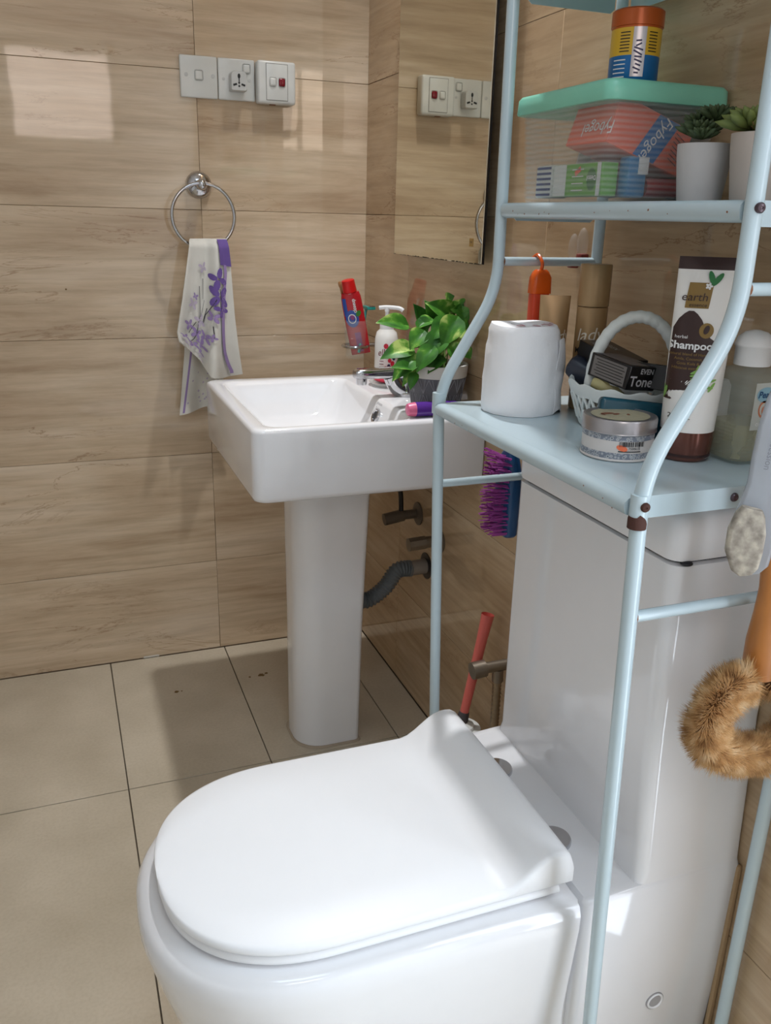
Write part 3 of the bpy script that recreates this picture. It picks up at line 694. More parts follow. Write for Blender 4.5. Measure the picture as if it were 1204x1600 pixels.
# wooden toothbrush, second brush, razor
mat('bamboo', rgb(168, 118, 70), .6); mat('bristle_tan', rgb(215, 190, 150), .8)
b0, b1 = V((-.070, -.128, .85)), at(530, 440, 'y', -.135)
tb = thing('toothbrush', 'brown wooden toothbrush leaning left behind the toothpaste in tumbler', 'toothbrush', b0)
MB().tube(spline([b0, b0.lerp(b1, .5), b0.lerp(b1, .82), b1], 5), [.0032]*8+[.0028]*5+[.0045]*2+[.003], 8).build('handle', 'bamboo', tb)
b = MB(); d_ = (b1-b0).normalized()
for k in range(9): p = b0.lerp(b1, .83+.018*k); b.box((p.x+.002, p.y-.004, p.z-.0012), (p.x+.0115, p.y+.003, p.z+.0012))
b.build('bristles', 'bristle_tan', tb, kind='stuff')
b0, b1 = V((-.066, -.150, .85)), at(572, 482, 'y', -.13)
rz = thing('razor', 'teal disposable razor standing in the wall tumbler', 'razor', b0)
mat('teal', rgb(40, 150, 140), .35)
MB().tube([b0, b1], .0035, 8).build('handle', 'teal', rz)
MB().box((b1.x-.004, b1.y-.02, b1.z-.002), (b1.x+.018, b1.y+.02, b1.z+.006), .0015).build('head', 'teal', rz)
MB().box((b1.x+.000, b1.y-.0205, b1.z+.006), (b1.x+.016, b1.y+.0205, b1.z+.008), .0004).build('blade', 'chrome', rz)
# purple roll-on lying on the rim
c0, c1 = V((-.158, -.702, D+.0146)), V((-.050, -.706, D+.0146)); dd = (c1-c0).normalized()
ro = thing('lotion_bottle', 'purple bottle with pink cap lying on the near basin rim', 'bottle', V((c0.x, c0.y, D)))
mat('purple_shiny', rgb(92, 48, 150), .18, vary=.05); mat('pink_cap', rgb(226, 110, 150), .35)
MB().tube([c0, c0+dd*.002, c0+dd*.010, c0+dd*.017], [.008, .0115, .0132, .0140], 24).build('cap', 'pink_cap', ro)
MB().tube([c0+dd*.017, c0+dd*.10, c0+dd*.106], [.0143, .0143, .011], 24).build('body', 'purple_shiny', ro)

# potted pothos
PP = V((-.0645, -.628, D)); pt = thing('potted_plant', 'green pothos in grey geometric pot with white rim on basin', 'plant', PP)
mat('pot_grey', rgb(112, 112, 118), .75, vary=.1, nscale=60); mat('pot_white', rgb(222, 220, 214), .6); mat('soil', rgb(60, 45, 35), .95)
n_ = 40; L_ = []
for k in range(13):
    z = .066*k/12; r0 = .0475+.0115*k/12; row = []
    for j in range(n_):
        a = 2*PI*j/n_; tri = abs(((j/n_*8+ (k/12)*1.0) % 1)-.5)+abs(((j/n_*8-(k/12)*1.0) % 1)-.5)
        row.append((PP.x+(r0+.0022*(tri-.5))*math.cos(a), PP.y+(r0+.0022*(tri-.5))*math.sin(a), D+z))
    L_.append(row)
MB().loft(L_).build('pot', 'pot_grey', pt, angle=12)
b = MB()
for r_i in range(2):
    for j in range(14):
        a0_ = 2*PI*(j+.5*(r_i % 2))/14; z0_ = .004+r_i*.031
        def q_(a, z): rr_ = .0475+.0115*z/.066+.0006; return (PP.x+rr_*math.cos(a), PP.y+rr_*math.sin(a), D+z)
        for d_ in (-.224, -.1, .1, .224): b.tube([q_(a0_, z0_+.001), q_(a0_+d_*.5, z0_+.015), q_(a0_+d_, z0_+.029)], .0007, 4)
b.build('relief', mat('relief_grey', rgb(150, 150, 156), .7), pt, kind='stuff')
MB().lathe([(.0605, .066), (.061, .068), (.0625, .088), (.062, .090), (.057, .090), (.056, .080), (.001, .080)], c=PP, n=48).build('pot_rim', 'pot_white', pt)
MB().lathe([(.001, .081), (.030, .084), (.056, .081)], c=PP, cap=False).build('soil', 'soil', pt)
def leaf_material():
    m = bpy.data.materials.new('pothos_leaf'); m.use_nodes = True; nt = m.node_tree; b = nt.nodes['Principled BSDF']
    oi = nt.nodes.new('ShaderNodeTexCoord'); ob = nt.nodes.new('ShaderNodeObjectInfo'); n = nt.nodes.new('ShaderNodeTexNoise'); n.inputs['Scale'].default_value = 22; n.inputs['Detail'].default_value = 5
    mp = nt.nodes.new('ShaderNodeMapping'); mp.inputs['Scale'].default_value = (1, 2.5, 1)
    nt.links.new(oi.outputs['Object'], mp.inputs[0]); nt.links.new(mp.outputs[0], n.inputs['Vector'])
    r = ramp(nt, n.outputs['Fac'], [(.30, rgb(34, 82, 28)), (.50, rgb(64, 122, 40)), (.58, rgb(90, 148, 50)), (.66, rgb(184, 206, 116))])
    nt.links.new(r, b.inputs['Base Color']); b.inputs['Roughness'].default_value = .42; b.inputs['Specular IOR Level'].default_value = .3
    b.inputs['Subsurface Weight'].default_value = .1; b.inputs['Subsurface Radius'].default_value = (.005, .01, .003)
    MATS['pothos_leaf'] = m
leaf_material(); mat('stem_green', rgb(110, 140, 60), .5)
def leaf(base, tip, wid, droop, nrm, seed):
    base, tip = V(base), V(tip); ax_ = tip-base; L0 = ax_.length; ax_.normalize(); nrm = V(nrm); nrm = (nrm-ax_*nrm.dot(ax_)).normalized(); sd_ = nrm.cross(ax_)
    def fn(u, v):
        w_ = wid*.5*(math.sin(min(1, v*1.02)**.62*PI)**.85)*(1 if v < .99 else 0)
        s_ = (u-.5)*2; back = -.10*L0*(abs(s_)**1.5)*(1-v)**3*1.5
        p = base + ax_*(v*L0+back) + sd_*(s_*w_) + nrm*(abs(s_)*w_*.35 - droop*L0*v*v + .06*L0*math.sin(v*PI))
        return p
    return MB().grid(fn, 8, 12, .0006).build('leaf', 'pothos_leaf', pt, angle=80, fixn=False)
# leaves: base pixel, tip pixel, width, distance plane y, facing
random.seed(21)
toward = (EYE-PP).normalized(); upv = V((0, 0, 1))
LV = [((632, 508), (588, 503), .040, -.60, .15), ((640, 545), (596, 556), .042, -.64, .5), ((650, 560), (612, 590), .044, -.66, .6), ((655, 560), (628, 600), .030, -.65, .8),
      ((665, 510), (644, 474), .036, -.56, -.1), ((672, 500), (650, 512), .03, -.62, .3), ((688, 505), (664, 470), .042, -.58, .2), ((705, 490), (668, 473), .042, -.60, .4), ((700, 470), (722, 462), .03, -.57, .1),
      ((700, 505), (672, 530), .046, -.66, .3), ((712, 500), (690, 540), .05, -.68, .5), ((690, 525), (664, 562), .048, -.67, .5), ((722, 520), (704, 558), .044, -.68, .3), ((675, 545), (650, 578), .040, -.68, .6),
      ((712, 478), (750, 492), .03, -.60, .2), ((722, 482), (744, 512), .03, -.62, .5), ((718, 500), (738, 538), .03, -.64, .4), ((690, 560), (668, 580), .03, -.67, .6), ((705, 520), (728, 500), .032, -.55, .0), ((745, 520), (742, 545), .028, -.63, .3),
      ((660, 520), (640, 545), .04, -.65, .3), ((700, 530), (680, 508), .04, -.57, 0), ((735, 500), (755, 515), .02, -.6, .3), ((680, 575), (700, 588), .018, -.67, .4), ((668, 540), (690, 555), .035, -.6, .1),
      ((728, 470), (742, 480), .028, -.60, .5), ((715, 488), (735, 474), .026, -.6, .2), ((738, 492), (752, 488), .022, -.61, .3), ((640, 575), (612, 572), .026, -.67, .4), ((648, 585), (640, 608), .022, -.67, .5), ((655, 500), (668, 520), .03, -.62, .2), ((725, 545), (742, 560), .026, -.66, .5), ((705, 540), (722, 568), .034, -.69, .5), ((735, 485), (728, 500), .024, -.62, .4)]
stems = MB()
for k, (bp_, tp_, wd, yy, dr) in enumerate(LV):
    B_, T_ = at(*bp_, 'y', yy), at(*tp_, 'y', yy-.012)
    for q in (B_, T_): q.x = min(q.x, -.012)
    leaf(B_, T_, wd, dr*.35, toward+V((random.uniform(-.35, .35), random.uniform(-.2, .2), random.uniform(.15, .7))), k)
    r_ = random.uniform(0, .035); a = random.uniform(0, 2*PI); s0 = PP+V((r_*math.cos(a), r_*math.sin(a), .082))
    mid = s0.lerp(B_, .5)+V((0, 0, .018)); stems.tube(spline([s0, mid, B_], 5), .0014, 6)
for a_, b_ in (((655, 560), (688, 580)), ((650, 562), (700, 590)), ((668, 575), (712, 572))):
    stems.tube([at(*a_, 'y', -.655), at(*b_, 'y', -.655)], .0016, 6)
stems.build('stems', 'stem_green', pt, kind='stuff')

# ------------------------------------------------------------------ plumbing under the basin
def valve(name, label, y, z, out, ln, r, m='dull_metal', fr=.028, handle=False):
    o = thing(name, label, 'valve' if name != 'drain_pipe' else 'pipe', (0, y, z))
    MB().lathe([(fr, .0003), (fr, .003), (fr*.6, .008)], M=Matrix.Translation((0, y, z)) @ Matrix.Rotation(-PI/2, 4, 'Y')).build('wall_flange', m, o)
    b = MB(); b.cyl((-.002, y, z), (-out, y, z), r, 16); b.build('body', m, o)
    return o
mat('pipe_dark', rgb(120, 108, 94), .5, .3, vary=.1)
v1 = valve('angle_valve', 'small dark angle valve high on the wall under basin', -.415, .502, .055, 0, .011, 'pipe_dark')
MB().cyl((-.040, -.415, .502), (-.088, -.415, .495), .0145, 16).build('knob', 'pipe_dark', v1)
MB().tube(spline([(-.045, -.415, .51), (-.05, -.42, .56), (-.07, -.44, .62), (-.10, -.46, .668)], 6), .006, 8).build('supply_hose', 'black', v1)
v2 = valve('water_valve', 'capped metal valve on the wall just above the drain hose', -.545, .480, .06, 0, .013, 'dull_metal')
MB().cyl((-.038, -.545, .480), (-.078, -.545, .478), .016, 8).build('cap', 'dull_metal', v2)
dp_ = thing('drain_hose', 'grey corrugated drain hose running from pedestal into the wall', 'hose', (0, -.475, .385))
MB().lathe([(.032, .0003), (.032, .002), (.02, .003)], M=Matrix.Translation((0, -.475, .39)) @ Matrix.Rotation(-PI/2, 4, 'Y')).build('wall_flange', 'black', dp_)
MB().tube([(-.001, -.475, .39), (-.045, -.475, .388)], .018, 18).build('coupling', mat('pvc_grey', rgb(150, 140, 130), .6), dp_)
path = spline([(-.040, -.475, .388), (-.075, -.474, .386), (-.105, -.472, .345), (-.150, -.470, .318), (-.19, -.47, .335)], 26)
MB().tube(path, [.0185+.0018*math.sin(i*1.55) for i in range(len(path))], 16).build('hose', mat('hose_grey', rgb(108, 114, 118), .6), dp_, angle=80)
# toilet stop valve with braided hose, brush in holder
sv = thing('stop_valve', 'tarnished metal stop valve beside the toilet tank', 'valve', (0, -.90, .352))
MB().cyl((-.001, -.90, .352), (-.07, -.90, .352), .011, 16).build('body', 'dull_metal', sv)
MB().cyl((-.058, -.90, .352), (-.085, -.90, .350), .017, 12).build('knob', 'dull_metal', sv)
MB().cyl((-.028, -.90, .345), (-.028, -.90, .318), .011, 12).build('nut', 'dull_metal', sv)
path = spline([(-.028, -.90, .322), (-.030, -.905, .24), (-.034, -.915, .15), (-.03, -.96, .06)], 30)
MB().tube(path, [.0085+.0009*math.sin(i*2.1) for i in range(len(path))], 12).build('braided_hose', mat('braid', rgb(165, 146, 120), .35, .7, vary=.15), sv, angle=80)
hb = V((-.082, -.862, .0)); tip = at(762, 960, 'y', -.855)
ho = MB().lathe([(.045, -.014), (.048, .01), (.044, .17), (.040, .185), (.020, .188), (.015, .188)], c=hb+V((0,0,.015))).build('toilet_brush_holder', 'white_plastic', None)
tag(ho, 'white round brush holder standing on the floor behind the toilet', 'brush holder')
tb_ = thing('toilet_brush', 'toilet brush with long salmon pink handle standing behind toilet', 'brush', hb+V((0, 0, .205)))
d0 = hb+V((.0, 0, .204)); dn = (tip-d0)
MB().tube([d0, d0+dn*.10, d0+dn*.13], [.012, .0115, .010], 14).build('collar', mat('collar_grey', rgb(72, 66, 68), .6), tb_)
b = MB(); m_ = [d0+dn*t_ for t_ in (.12, .4, .75, .9, 1.0)]
b.tube(m_, [.0088, .0098, .0105, .0118, .013], 18, cap=False); b.tube(m_[3:][::-1]+[m_[3]], [.0112, .010, .001], 18, cap=False)
b.build('handle', mat('salmon', rgb(222, 108, 98), .4), tb_)
MB().lathe([(.028, .2035), (.026, .208), (.014, .214)], c=hb).build('lid', 'white_plastic', tb_)

# blue hand brush with purple bristles hanging from the shelf flange
hx_ = -.119; hy_ = -1.045
bb = thing('scrub_brush', 'blue scrubbing brush with purple bristles hanging beneath the shelf', 'brush', (hx_, hy_, .84))
mat('brush_blue', rgb(20, 74, 122), .35); mat('bristle_purple', rgb(186, 84, 176), .6, vary=.12)
b = MB(); L_ = []
for z, w_, d_ in ((.690, .022, .009), (.695, .027, .011), (.76, .029, .012), (.80, .027, .011), (.822, .018, .010), (.832, .011, .008), (.845, .007, .005), (.86, .005, .004)):
    L_.append([(hx_+a, hy_+c_, z) for a, c_ in rr(0, 0, d_, w_, min(d_, w_)*.8, 4)])
b.loft(L_); b.build('brush_body', 'brush_blue', bb, angle=60)
b = MB(); random.seed(8)
for k in range(15):
    for q in range(5):
        z = .697+k*.0088; y = hy_-.022+q*.011
        if z > .80 and abs(q-2) > 1: y *= 1
        for s_ in range(3):
            p = V((hx_-.009, y+random.uniform(-.003, .003), z+random.uniform(-.0025, .0025))); e_ = p+V((-.024-random.uniform(0, .004), random.uniform(-.007, .007), random.uniform(-.002, .005)+.010*(k/15)**3))
            b.tube([p, e_], [.0011, .0009], 4)
b.build('bristles', 'bristle_purple', bb, kind='stuff')
hk = MB().tube(spline([(hx_, RY0-.011, .903), (hx_, RY0+.006, .906), (hx_, hy_, .89), (hx_, hy_, .862), (hx_, hy_+.004, .858), (hx_, hy_+.006, .866)], 5), .0013, 6).build('hook', 'chrome', bb)

# ------------------------------------------------------------------ things on the middle shelf
M0 = .9225
# toilet roll
TR = V((-.176, -1.156, M0)); tr = thing('toilet_roll', 'crumpled white toilet paper roll on the middle shelf', 'toilet paper', TR)
b = MB(); L_ = []; n = 56
for k in range(17):
    z = .119*k/16; row = []
    for j in range(n):
        a = 2*PI*j/n; base_r = .0535-.0055*(k/16)
        da = math.atan2(math.sin(a-math.radians(-25)), math.cos(a-math.radians(-25)))
        bulge = .0085*math.exp(-(da/.55)**2)*math.exp(-((k/16-.45)/.30)**2)
        wr = .0016*mnoise.noise(V((math.cos(a)*2, math.sin(a)*2, k*.25)))+.0012*mnoise.noise(V((math.cos(a)*6, math.sin(a)*6, k*.5+9)))
        edge = -.003 if k in (0, 16) else 0
        r_ = base_r+bulge+wr+edge; row.append((TR.x+r_*math.cos(a), TR.y+r_*math.sin(a), M0+z+(.0012*math.sin(3*a) if k == 16 else 0)))
    L_.append(row)
b.loft(L_, True, False)
b.loft([L_[-1], [(TR.x+.018*math.cos(2*PI*j/n), TR.y+.018*math.sin(2*PI*j/n), M0+.1185) for j in range(n)], [(TR.x+.017*math.cos(2*PI*j/n), TR.y+.017*math.sin(2*PI*j/n), M0+.08) for j in range(n)]], False, True)
b.build('paper', 'paper', tr, angle=60)
b = MB(); f = lambda u, v: (TR.x+u, TR.y+v, M0+.1205)
for k in range(4):
    a = -2.2+k*.62; art(b, text_uv('ASZA'[k], .019, 0, .0006), f, .034*math.cos(a), .034*math.sin(a), a+PI/2)
b.build('lettering', mat('roll_red', rgb(170, 40, 80), .6), tr, fixn=False)
def flap(u, v):
    a = math.radians(-58+95*u); r_ = .0545+.004*math.sin(PI*u)+.0035*math.sin(v*PI)*u+.0015*math.sin(v*9+u*5); return (TR.x+r_*math.cos(a), TR.y+r_*math.sin(a), M0+.002+.1*v*(1-.12*u)+.004*math.sin(u*11))
MB().grid(flap, 24, 14, .0005).build('loose_sheet', 'paper', tr, angle=80)
# orange pack on the rung
ox = -.118; op = thing('hanging_pack', 'slim orange product pack hanging by its hook from the rack rung', 'pack', (ox, RY0-.012, 1.10))
mat('orange_cap', rgb(232, 96, 22), .25, alpha=.95); mat('orange_red', rgb(212, 72, 44), .35)
yo = RY0-.016
b = MB(); L_ = []
for z, w_, d_ in ((1.076, .0155, .010), (1.080, .0155, .010), (1.098, .0145, .010), (1.106, .011, .008), (1.109, .008, .006)):
    L_.append([(ox+a, yo+c_, z) for a, c_ in rr(0, 0, w_, d_, .005, 4)])
b.loft(L_); b.build('cap', 'orange_cap', op)
MB().tube(spline([(ox, yo, 1.106), (ox, yo-.002, 1.118), (ox, RY0-.004, 1.1285), (ox, RY0+.008, 1.124)], 5), .0025, 8).build('hook', 'orange_cap', op)
MB().box((ox-.0135, yo-.0085, .955), (ox+.0135, yo+.0085, 1.077), .003).build('body', 'orange_red', op)
f = planemap((ox+.004, yo-.0085, 1.04), (1, 0, 0), (0, 0, 1), .0005)
b = MB(); art(b, rect_uv(.0135, .020, 1), f, .002, .022, -.2); b.build('blue_label', mat('label_blue', rgb(32, 84, 160), .4), op)
b = MB(); art(b, rect_uv(.0145, .055, 1), planemap((ox+.004, yo-.0085, 1.04), (1, 0, 0), (0, 0, 1), .0003), .001, .005); b.build('pale_label', mat('label_pale', rgb(190, 140, 110), .4), op)
b = MB(); art(b, disc_uv(.006, .008), f, .001, .002); art(b, disc_uv(.005, .013), f, .003, -.014); b.build('portrait', mat('label_brown', rgb(110, 58, 40), .5), op)
# gold squeeze tube and gold spray can
mat('gold', rgb(182, 150, 108), .34, .3, vary=.03); mat('gold_dark', rgb(140, 108, 70), .4, .3)
def squeeze(o, c, h, rb, wt, ang, m, lean=0):
    ca, sa = math.cos(ang), math.sin(ang)
    def P(a, z):
        t_ = z/h; wx = rb+(wt-rb)*t_; wy = rb*(1-t_)**.8+.0012
        x, y = wx*math.cos(a), wy*math.sin(a); return (c[0]+x*ca-y*sa+lean*z, c[1]+x*sa+y*ca, c[2]+z)
    return P
GT = V((-.113, -1.128, M0)); gt = thing('gold_tube', 'matte gold lotion tube standing behind the toilet roll', 'tube', GT)
MB().lathe([(.0175, 0), (.0185, .002), (.0180, .026)], c=GT, n=28).build('cap', 'gold_dark', gt)
P = squeeze(gt, GT+V((0, 0, .026)), .128, .0185, .0215, RIGHT.y*0-.42, None)
MB().loft([[P(2*PI*i/28, z) for i in range(28)] for z in (0, .02, .05, .08, .105, .120, .128)]).build('body', 'gold', gt, angle=60)
b = MB(); 
def gf(u, v): 
    a = -PI/2+u/.020; p = V(P(a, v)); q = V(P(a, v))-V((GT.x, GT.y, p.z)); return p+V((q.x, q.y, 0)).normalized()*.0008
art(b, text_uv('lady', .022, .3), gf, .008, .072, .12); b.build('lettering', mat('print_white', rgb(235, 228, 214), .4), gt, fixn=False)
GC = V((-.076, -1.166, M0)); gc = thing('gold_spray_can', 'tall gold body spray cylinder beside the white basket', 'spray can', GC)
MB().lathe([(.0202, 0), (.021, .002), (.021, .141), (.0202, .142)], c=GC, n=40).build('body', 'gold', gc)
MB().lathe([(.0212, .143), (.0215, .145), (.0215, .197), (.0205, .1985), (.001, .1985)], c=GC, n=40).build('cap', 'gold', gc)
b = MB(); f = cylmap(GC+V((0, 0, 0)), .021, facecam(GC)); art(b, text_uv('lady', .024, .3), f, -.001, .105, .1)
for k in range(5): 
    vs, fs = rect_uv(.040, .0009, 10); art(b, ([(x, y+.012*math.sin((x+.02)*60+k)) for x, y in vs], fs), f, 0, .060, -.7+.28*k)
b.build('lettering', 'print_white', gc, fixn=False)
b = MB(); art(b, text_uv('MILLION', .0105, 0, .0003), f, -.001, .083); b.build('dark_lettering', 'black', gc, fixn=False)
# clear plastic capsule hooks on the wall
mat('clear_plastic', rgb(225, 220, 215), .1, alpha=.16); mat('wine_red', rgb(120, 40, 36), .4)
for k, (px, py, sc) in enumerate(((907, 392, 1.0), (893, 398, .9))):
    p = at(px, py, 'x', -.012)
    o = thing('wall_hook', ('clear plastic capsule hook on the wall above gold spray can', 'fainter clear capsule hook on wall, left of the pair')[k], 'hook', (0, p.y, p.z), 'clear hooks on the wall')
    MB().sphere((-.010, p.y, p.z+.010), (.008, .0105*sc, .024*sc)).build('capsule', 'clear_plastic', o)
    MB().box((-.016, p.y-.008*sc, p.z-.02), (-.001, p.y+.008*sc, p.z-.004), .003).build('base', 'wine_red', o)
# white basket
BC = V((-.100, -1.282, M0)); bs = thing('basket', 'white openwork oval plastic basket with arched braided handle', 'basket', BC)
mat('basket_white', rgb(226, 232, 230), .35)
RAx, RAy = .058, .078
def bpt(a, z, off=0):
    t_ = z/.055; k = .74+.26*t_**.8; sc = math.sin(a*8)*.0015*t_
    return V((BC.x+(RAx*k+off+sc)*math.cos(a), BC.y+(RAy*k+off+sc)*math.sin(a), M0+z+.0018*math.sin(a*12)*t_))
b = MB(); n = 72
b.loft([[bpt(2*PI*i/n, .001) for i in range(n)], [bpt(2*PI*i/n, .010) for i in range(n)], [bpt(2*PI*i/n, .010, -.002) for i in range(n)], [bpt(2*PI*i/n, .003, -.002) for i in range(n)]], True, True)
b.loft([[bpt(2*PI*i/n, .040) for i in range(n)], [bpt(2*PI*i/n, .055, .001) for i in range(n)], [bpt(2*PI*i/n, .058, 0) for i in range(n)], [bpt(2*PI*i/n, .056, -.003) for i in range(n)], [bpt(2*PI*i/n, .040, -.002) for i in range(n)], [bpt(2*PI*i/n, .040) for i in range(n)]], False, False)
b.build('basket_body', 'basket_white', bs, angle=60)
b = MB()
for k in range(30):      # lattice of crossing ribs
    a = 2*PI*k/30
    for s_ in (1, -1):
        b.tube([bpt(a+s_*.21*t_, .009+.033*t_, -.001) for t_ in (0, .5, 1)], .0021, 6)
b.build('lattice', 'basket_white', bs, kind='stuff')
b = MB(); hp = []
H0, H1 = V((BC.x-.0585*math.cos(.85), BC.y+.078*math.sin(.85)*-.0+.012, M0+.05)), V((BC.x+.046, BC.y-.052, M0+.05))
for k in range(97):
    th = PI*k/96; m_ = (H0+H1)/2; hv = (H1-H0)/2
    hp.append(m_ - hv*math.cos(th) + V((0, 0, .093*math.sin(th)**.85)))
b.tube(hp, [.0078+.0004*math.sin(k*1.1) for k in range(97)], 14)
b.build('handle', 'basket_white', bs, angle=80)
# contents of the basket
mat('box_black', rgb(22, 22, 26), .3); mat('box_side', rgb(120, 116, 114), .4); mat('print_silver', rgb(205, 205, 210), .4)
def carton(name, label, cat, c, dims, R_, m, group=None):
    o = thing(name, label, cat, c, group); Mx = Matrix.Translation(c) @ R_; w_, d_, h_ = dims
    MB().box((-w_/2, -d_/2, -h_/2), (w_/2, d_/2, h_/2), .0008, M=Mx, seg=1).build('carton', m, o); return o, Mx
E_ = lambda x, y, z: (Matrix.Rotation(z, 4, 'Z') @ Matrix.Rotation(y, 4, 'Y') @ Matrix.Rotation(x, 4, 'X'))
# front small box: long axis towards camera-right
c = V((-.121, -1.311, M0+.078)); R1 = E_(.10, .10, .12)
o, Mx = carton('tonic_box', 'small black box with white printed panel lying atop the basket', 'box', c, (.046, .072, .029), R1, 'box_black')
def fm(Mx, o_, ux, vx, off=.0005):
    o_, ux, vx = V(o_), V(ux), V(vx); n_ = ux.cross(vx); return lambda u, v: Mx @ (o_+ux*u+vx*v+n_*off)
fr_ = fm(Mx, (0, -.036, 0), (1, 0, 0), (0, 0, 1)); 
lf_ = fm(Mx, (-.023, 0, 0), (0, -1, 0), (0, 0, 1)); tp_f = fm(Mx, (0, 0, .0145), (1, 0, 0), (0, 1, 0))
b = MB(); art(b, text_uv('Tone', .0175, 0, .0003), fr_, -.002, -.004); art(b, text_uv('EVEN', .009, 0, .0002), fr_, .004, .0088); b.build('lettering', 'print_silver', o, fixn=False)
b = MB(); art(b, rect_uv(.060, .024, 1), lf_); b.build('info_panel', 'box_side', o, fixn=False)
b = MB()
for k in range(6): art(b, rect_uv(.050, .0009, 1), fm(Mx, (-.023, 0, 0), (0, -1, 0), (0, 0, 1), .0009), (k % 2)*.003, .009-k*.0035)
b.build('fine_print', 'black', o, fixn=False, kind='stuff')
b = MB(); art(b, rect_uv(.038, .064, 1), tp_f); b.build('top_panel', mat('grey_panel', rgb(92, 88, 90), .4), o, fixn=False)
c = V((-.098, -1.252, M0+.082)); o, Mx = carton('serum_box', 'long black cosmetics box lying across the left of basket', 'box', c, (.045, .105, .028), E_(.10, .05, -.12), 'box_black')
b = MB(); f = fm(Mx, (-.0225, 0, 0), (0, -1, 0), (0, 0, 1)); art(b, text_uv('EVEN', .012), fm(Mx, (0, 0, .014), (0, -1, 0), (1, 0, 0)), -.01, .004); art(b, text_uv('Tone', .014, .3), fm(Mx, (0, 0, .014), (0, -1, 0), (1, 0, 0)), -.024, -.012)
for k in range(3): art(b, rect_uv(.016, .0016, 1), f, .026, .006-k*.005)
b.build('lettering', 'print_silver', o, fixn=False)
c = V((-.075, -1.330, M0+.072)); o, Mx = carton('cream_box', 'black cosmetics box with script lettering at right of basket', 'box', c, (.060, .060, .030), E_(.0, .15, .5), 'box_black')
b = MB(); art(b, text_uv('Pure', .016, .3), fm(Mx, (0, -.03, 0), (1, 0, 0), (0, 0, 1)), 0, 0); b.build('lettering', 'print_silver', o, fixn=False)
# dark round-capped tube poking out at the left
a0_, a1_ = at(890, 567, 'y', -1.205), V((-.095, -1.245, M0+.045))
dc = thing('dark_bottle', 'dark navy round bottle poking out left of the basket', 'bottle', a1_)
mat('navy', rgb(34, 40, 56), .35)
dn = (a1_-a0_).normalized(); MB().tube([a0_, a0_+dn*.003, a0_+dn*.012, a1_], [.010, .0145, .017, .017], 24).build('body', 'navy', dc)
p0, p1 = at(925, 597, 'y', -1.29), at(975, 614, 'y', -1.32)
so_ = thing('sachet', 'small clear and yellowish sachet lying in basket beneath boxes', 'sachet', p1)
MB().tube([p0, p0.lerp(p1, .3), p0.lerp(p1, .8), p1], [.006, .010, .009, .004], 12).build('body', mat('olive_clear', rgb(176, 168, 120), .2), so_)
p0, p1 = at(940, 598, 'y', -1.30), at(1010, 614, 'y', -1.335)
w_o = MB().tube([p0, p0.lerp(p1, .2), p0.lerp(p1, .8), p1], [.003, .008, .008, .005], 12).build('small_tube', 'white', None)
tag(w_o, 'small white tube lying in the basket under the lettered box', 'tube')
# teal soap box leaning before the basket
c = at(985, 640, 'y', -1.372); Rt = E_(0, .0, -.35)
b = MB(); Mx = Matrix.Translation((c.x, c.y, M0+.0305)) @ E_(-.15, .10, -.30); b.box((-.040, -.008, -.025), (.040, .008, .025), .005, M=Mx, seg=3)
o = b.build('soap_case', mat('teal_dark', rgb(18, 72, 88), .25), None); tag(o, 'dark teal flat soap case standing between basket and tin', 'soap case')
# round tin
TN = V((-.181, -1.397, M0)); tn = thing('round_tin', 'round silver tin with ornate bands and orange price sticker', 'tin', TN)
mat('tin_metal', rgb(176, 172, 174), .32, .8); mat('tin_paper', rgb(214, 208, 204), .5, vary=.05)
def band_mat():
    m = bpy.data.materials.new('tin_band'); m.use_nodes = True; nt = m.node_tree; b = nt.nodes['Principled BSDF']
    tc = nt.nodes.new('ShaderNodeTexCoord'); v = nt.nodes.new('ShaderNodeTexVoronoi'); v.inputs['Scale'].default_value = 260
    nt.links.new(tc.outputs['Object'], v.inputs['Vector']); r = ramp(nt, v.outputs['Distance'], [(.15, rgb(70, 76, 92)), (.35, rgb(188, 190, 192)), (.6, rgb(120, 126, 138))])
    nt.links.new(r, b.inputs['Base Color']); b.inputs['Roughness'].default_value = .4; MATS['tin_band'] = m
band_mat()
MB().lathe([(.0400, 0), (.0412, .0008), (.0412, .002), (.0402, .003), (.0402, .030)], c=TN, n=56).build('body', 'tin_paper', tn)
MB().lathe([(.0404, .003), (.0404, .010)], c=TN, n=56, cap=False).build('lower_band', 'tin_band', tn)
MB().lathe([(.0404, .0235), (.0404, .0295)], c=TN, n=56, cap=False).build('upper_band', 'tin_band', tn)
MB().lathe([(.0410, .0300), (.0418, .0310), (.0418, .0440), (.0408, .0460), (.0390, .0463), (.0375, .0453), (.001, .0453)], c=TN, n=56).build('lid', 'tin_metal', tn)
MB().lathe([(.0419, .0300), (.0422, .0307), (.0419, .0315)], c=TN, n=56, cap=False).build('rim_bead', 'tin_metal', tn)
f = cylmap(TN, .0404, facecam(TN)); b = MB(); random.seed(2)
u = .003
while u < .032:
    w_ = random.choice((.0005, .0009, .0013)); art(b, rect_uv(w_, .0055, 1), f, u, .0205); u += w_+random.choice((.0005, .0009))
art(b, text_uv('7500618', .004), f, .020, .0155); art(b, rect_uv(.026, .0011, 6), f, .015, .0122)
b.build('barcode', 'black', tn, fixn=False)
b = MB(); art(b, disc_uv(.0065, .0032, 12, 1), f, .006, .0160, -.3); b.build('price_sticker', mat('orange_sticker', rgb(240, 120, 80), .5), tn, fixn=False)
def top_art(u, v): return (TN.x+u, TN.y+v, M0+.0457)
b = MB(); art(b, disc_uv(.033, .033, 28, 3), top_art); b.build('lid_print', mat('lid_print', rgb(184, 176, 148), .5, vary=.12, nscale=90), tn, fixn=False)
b = MB()
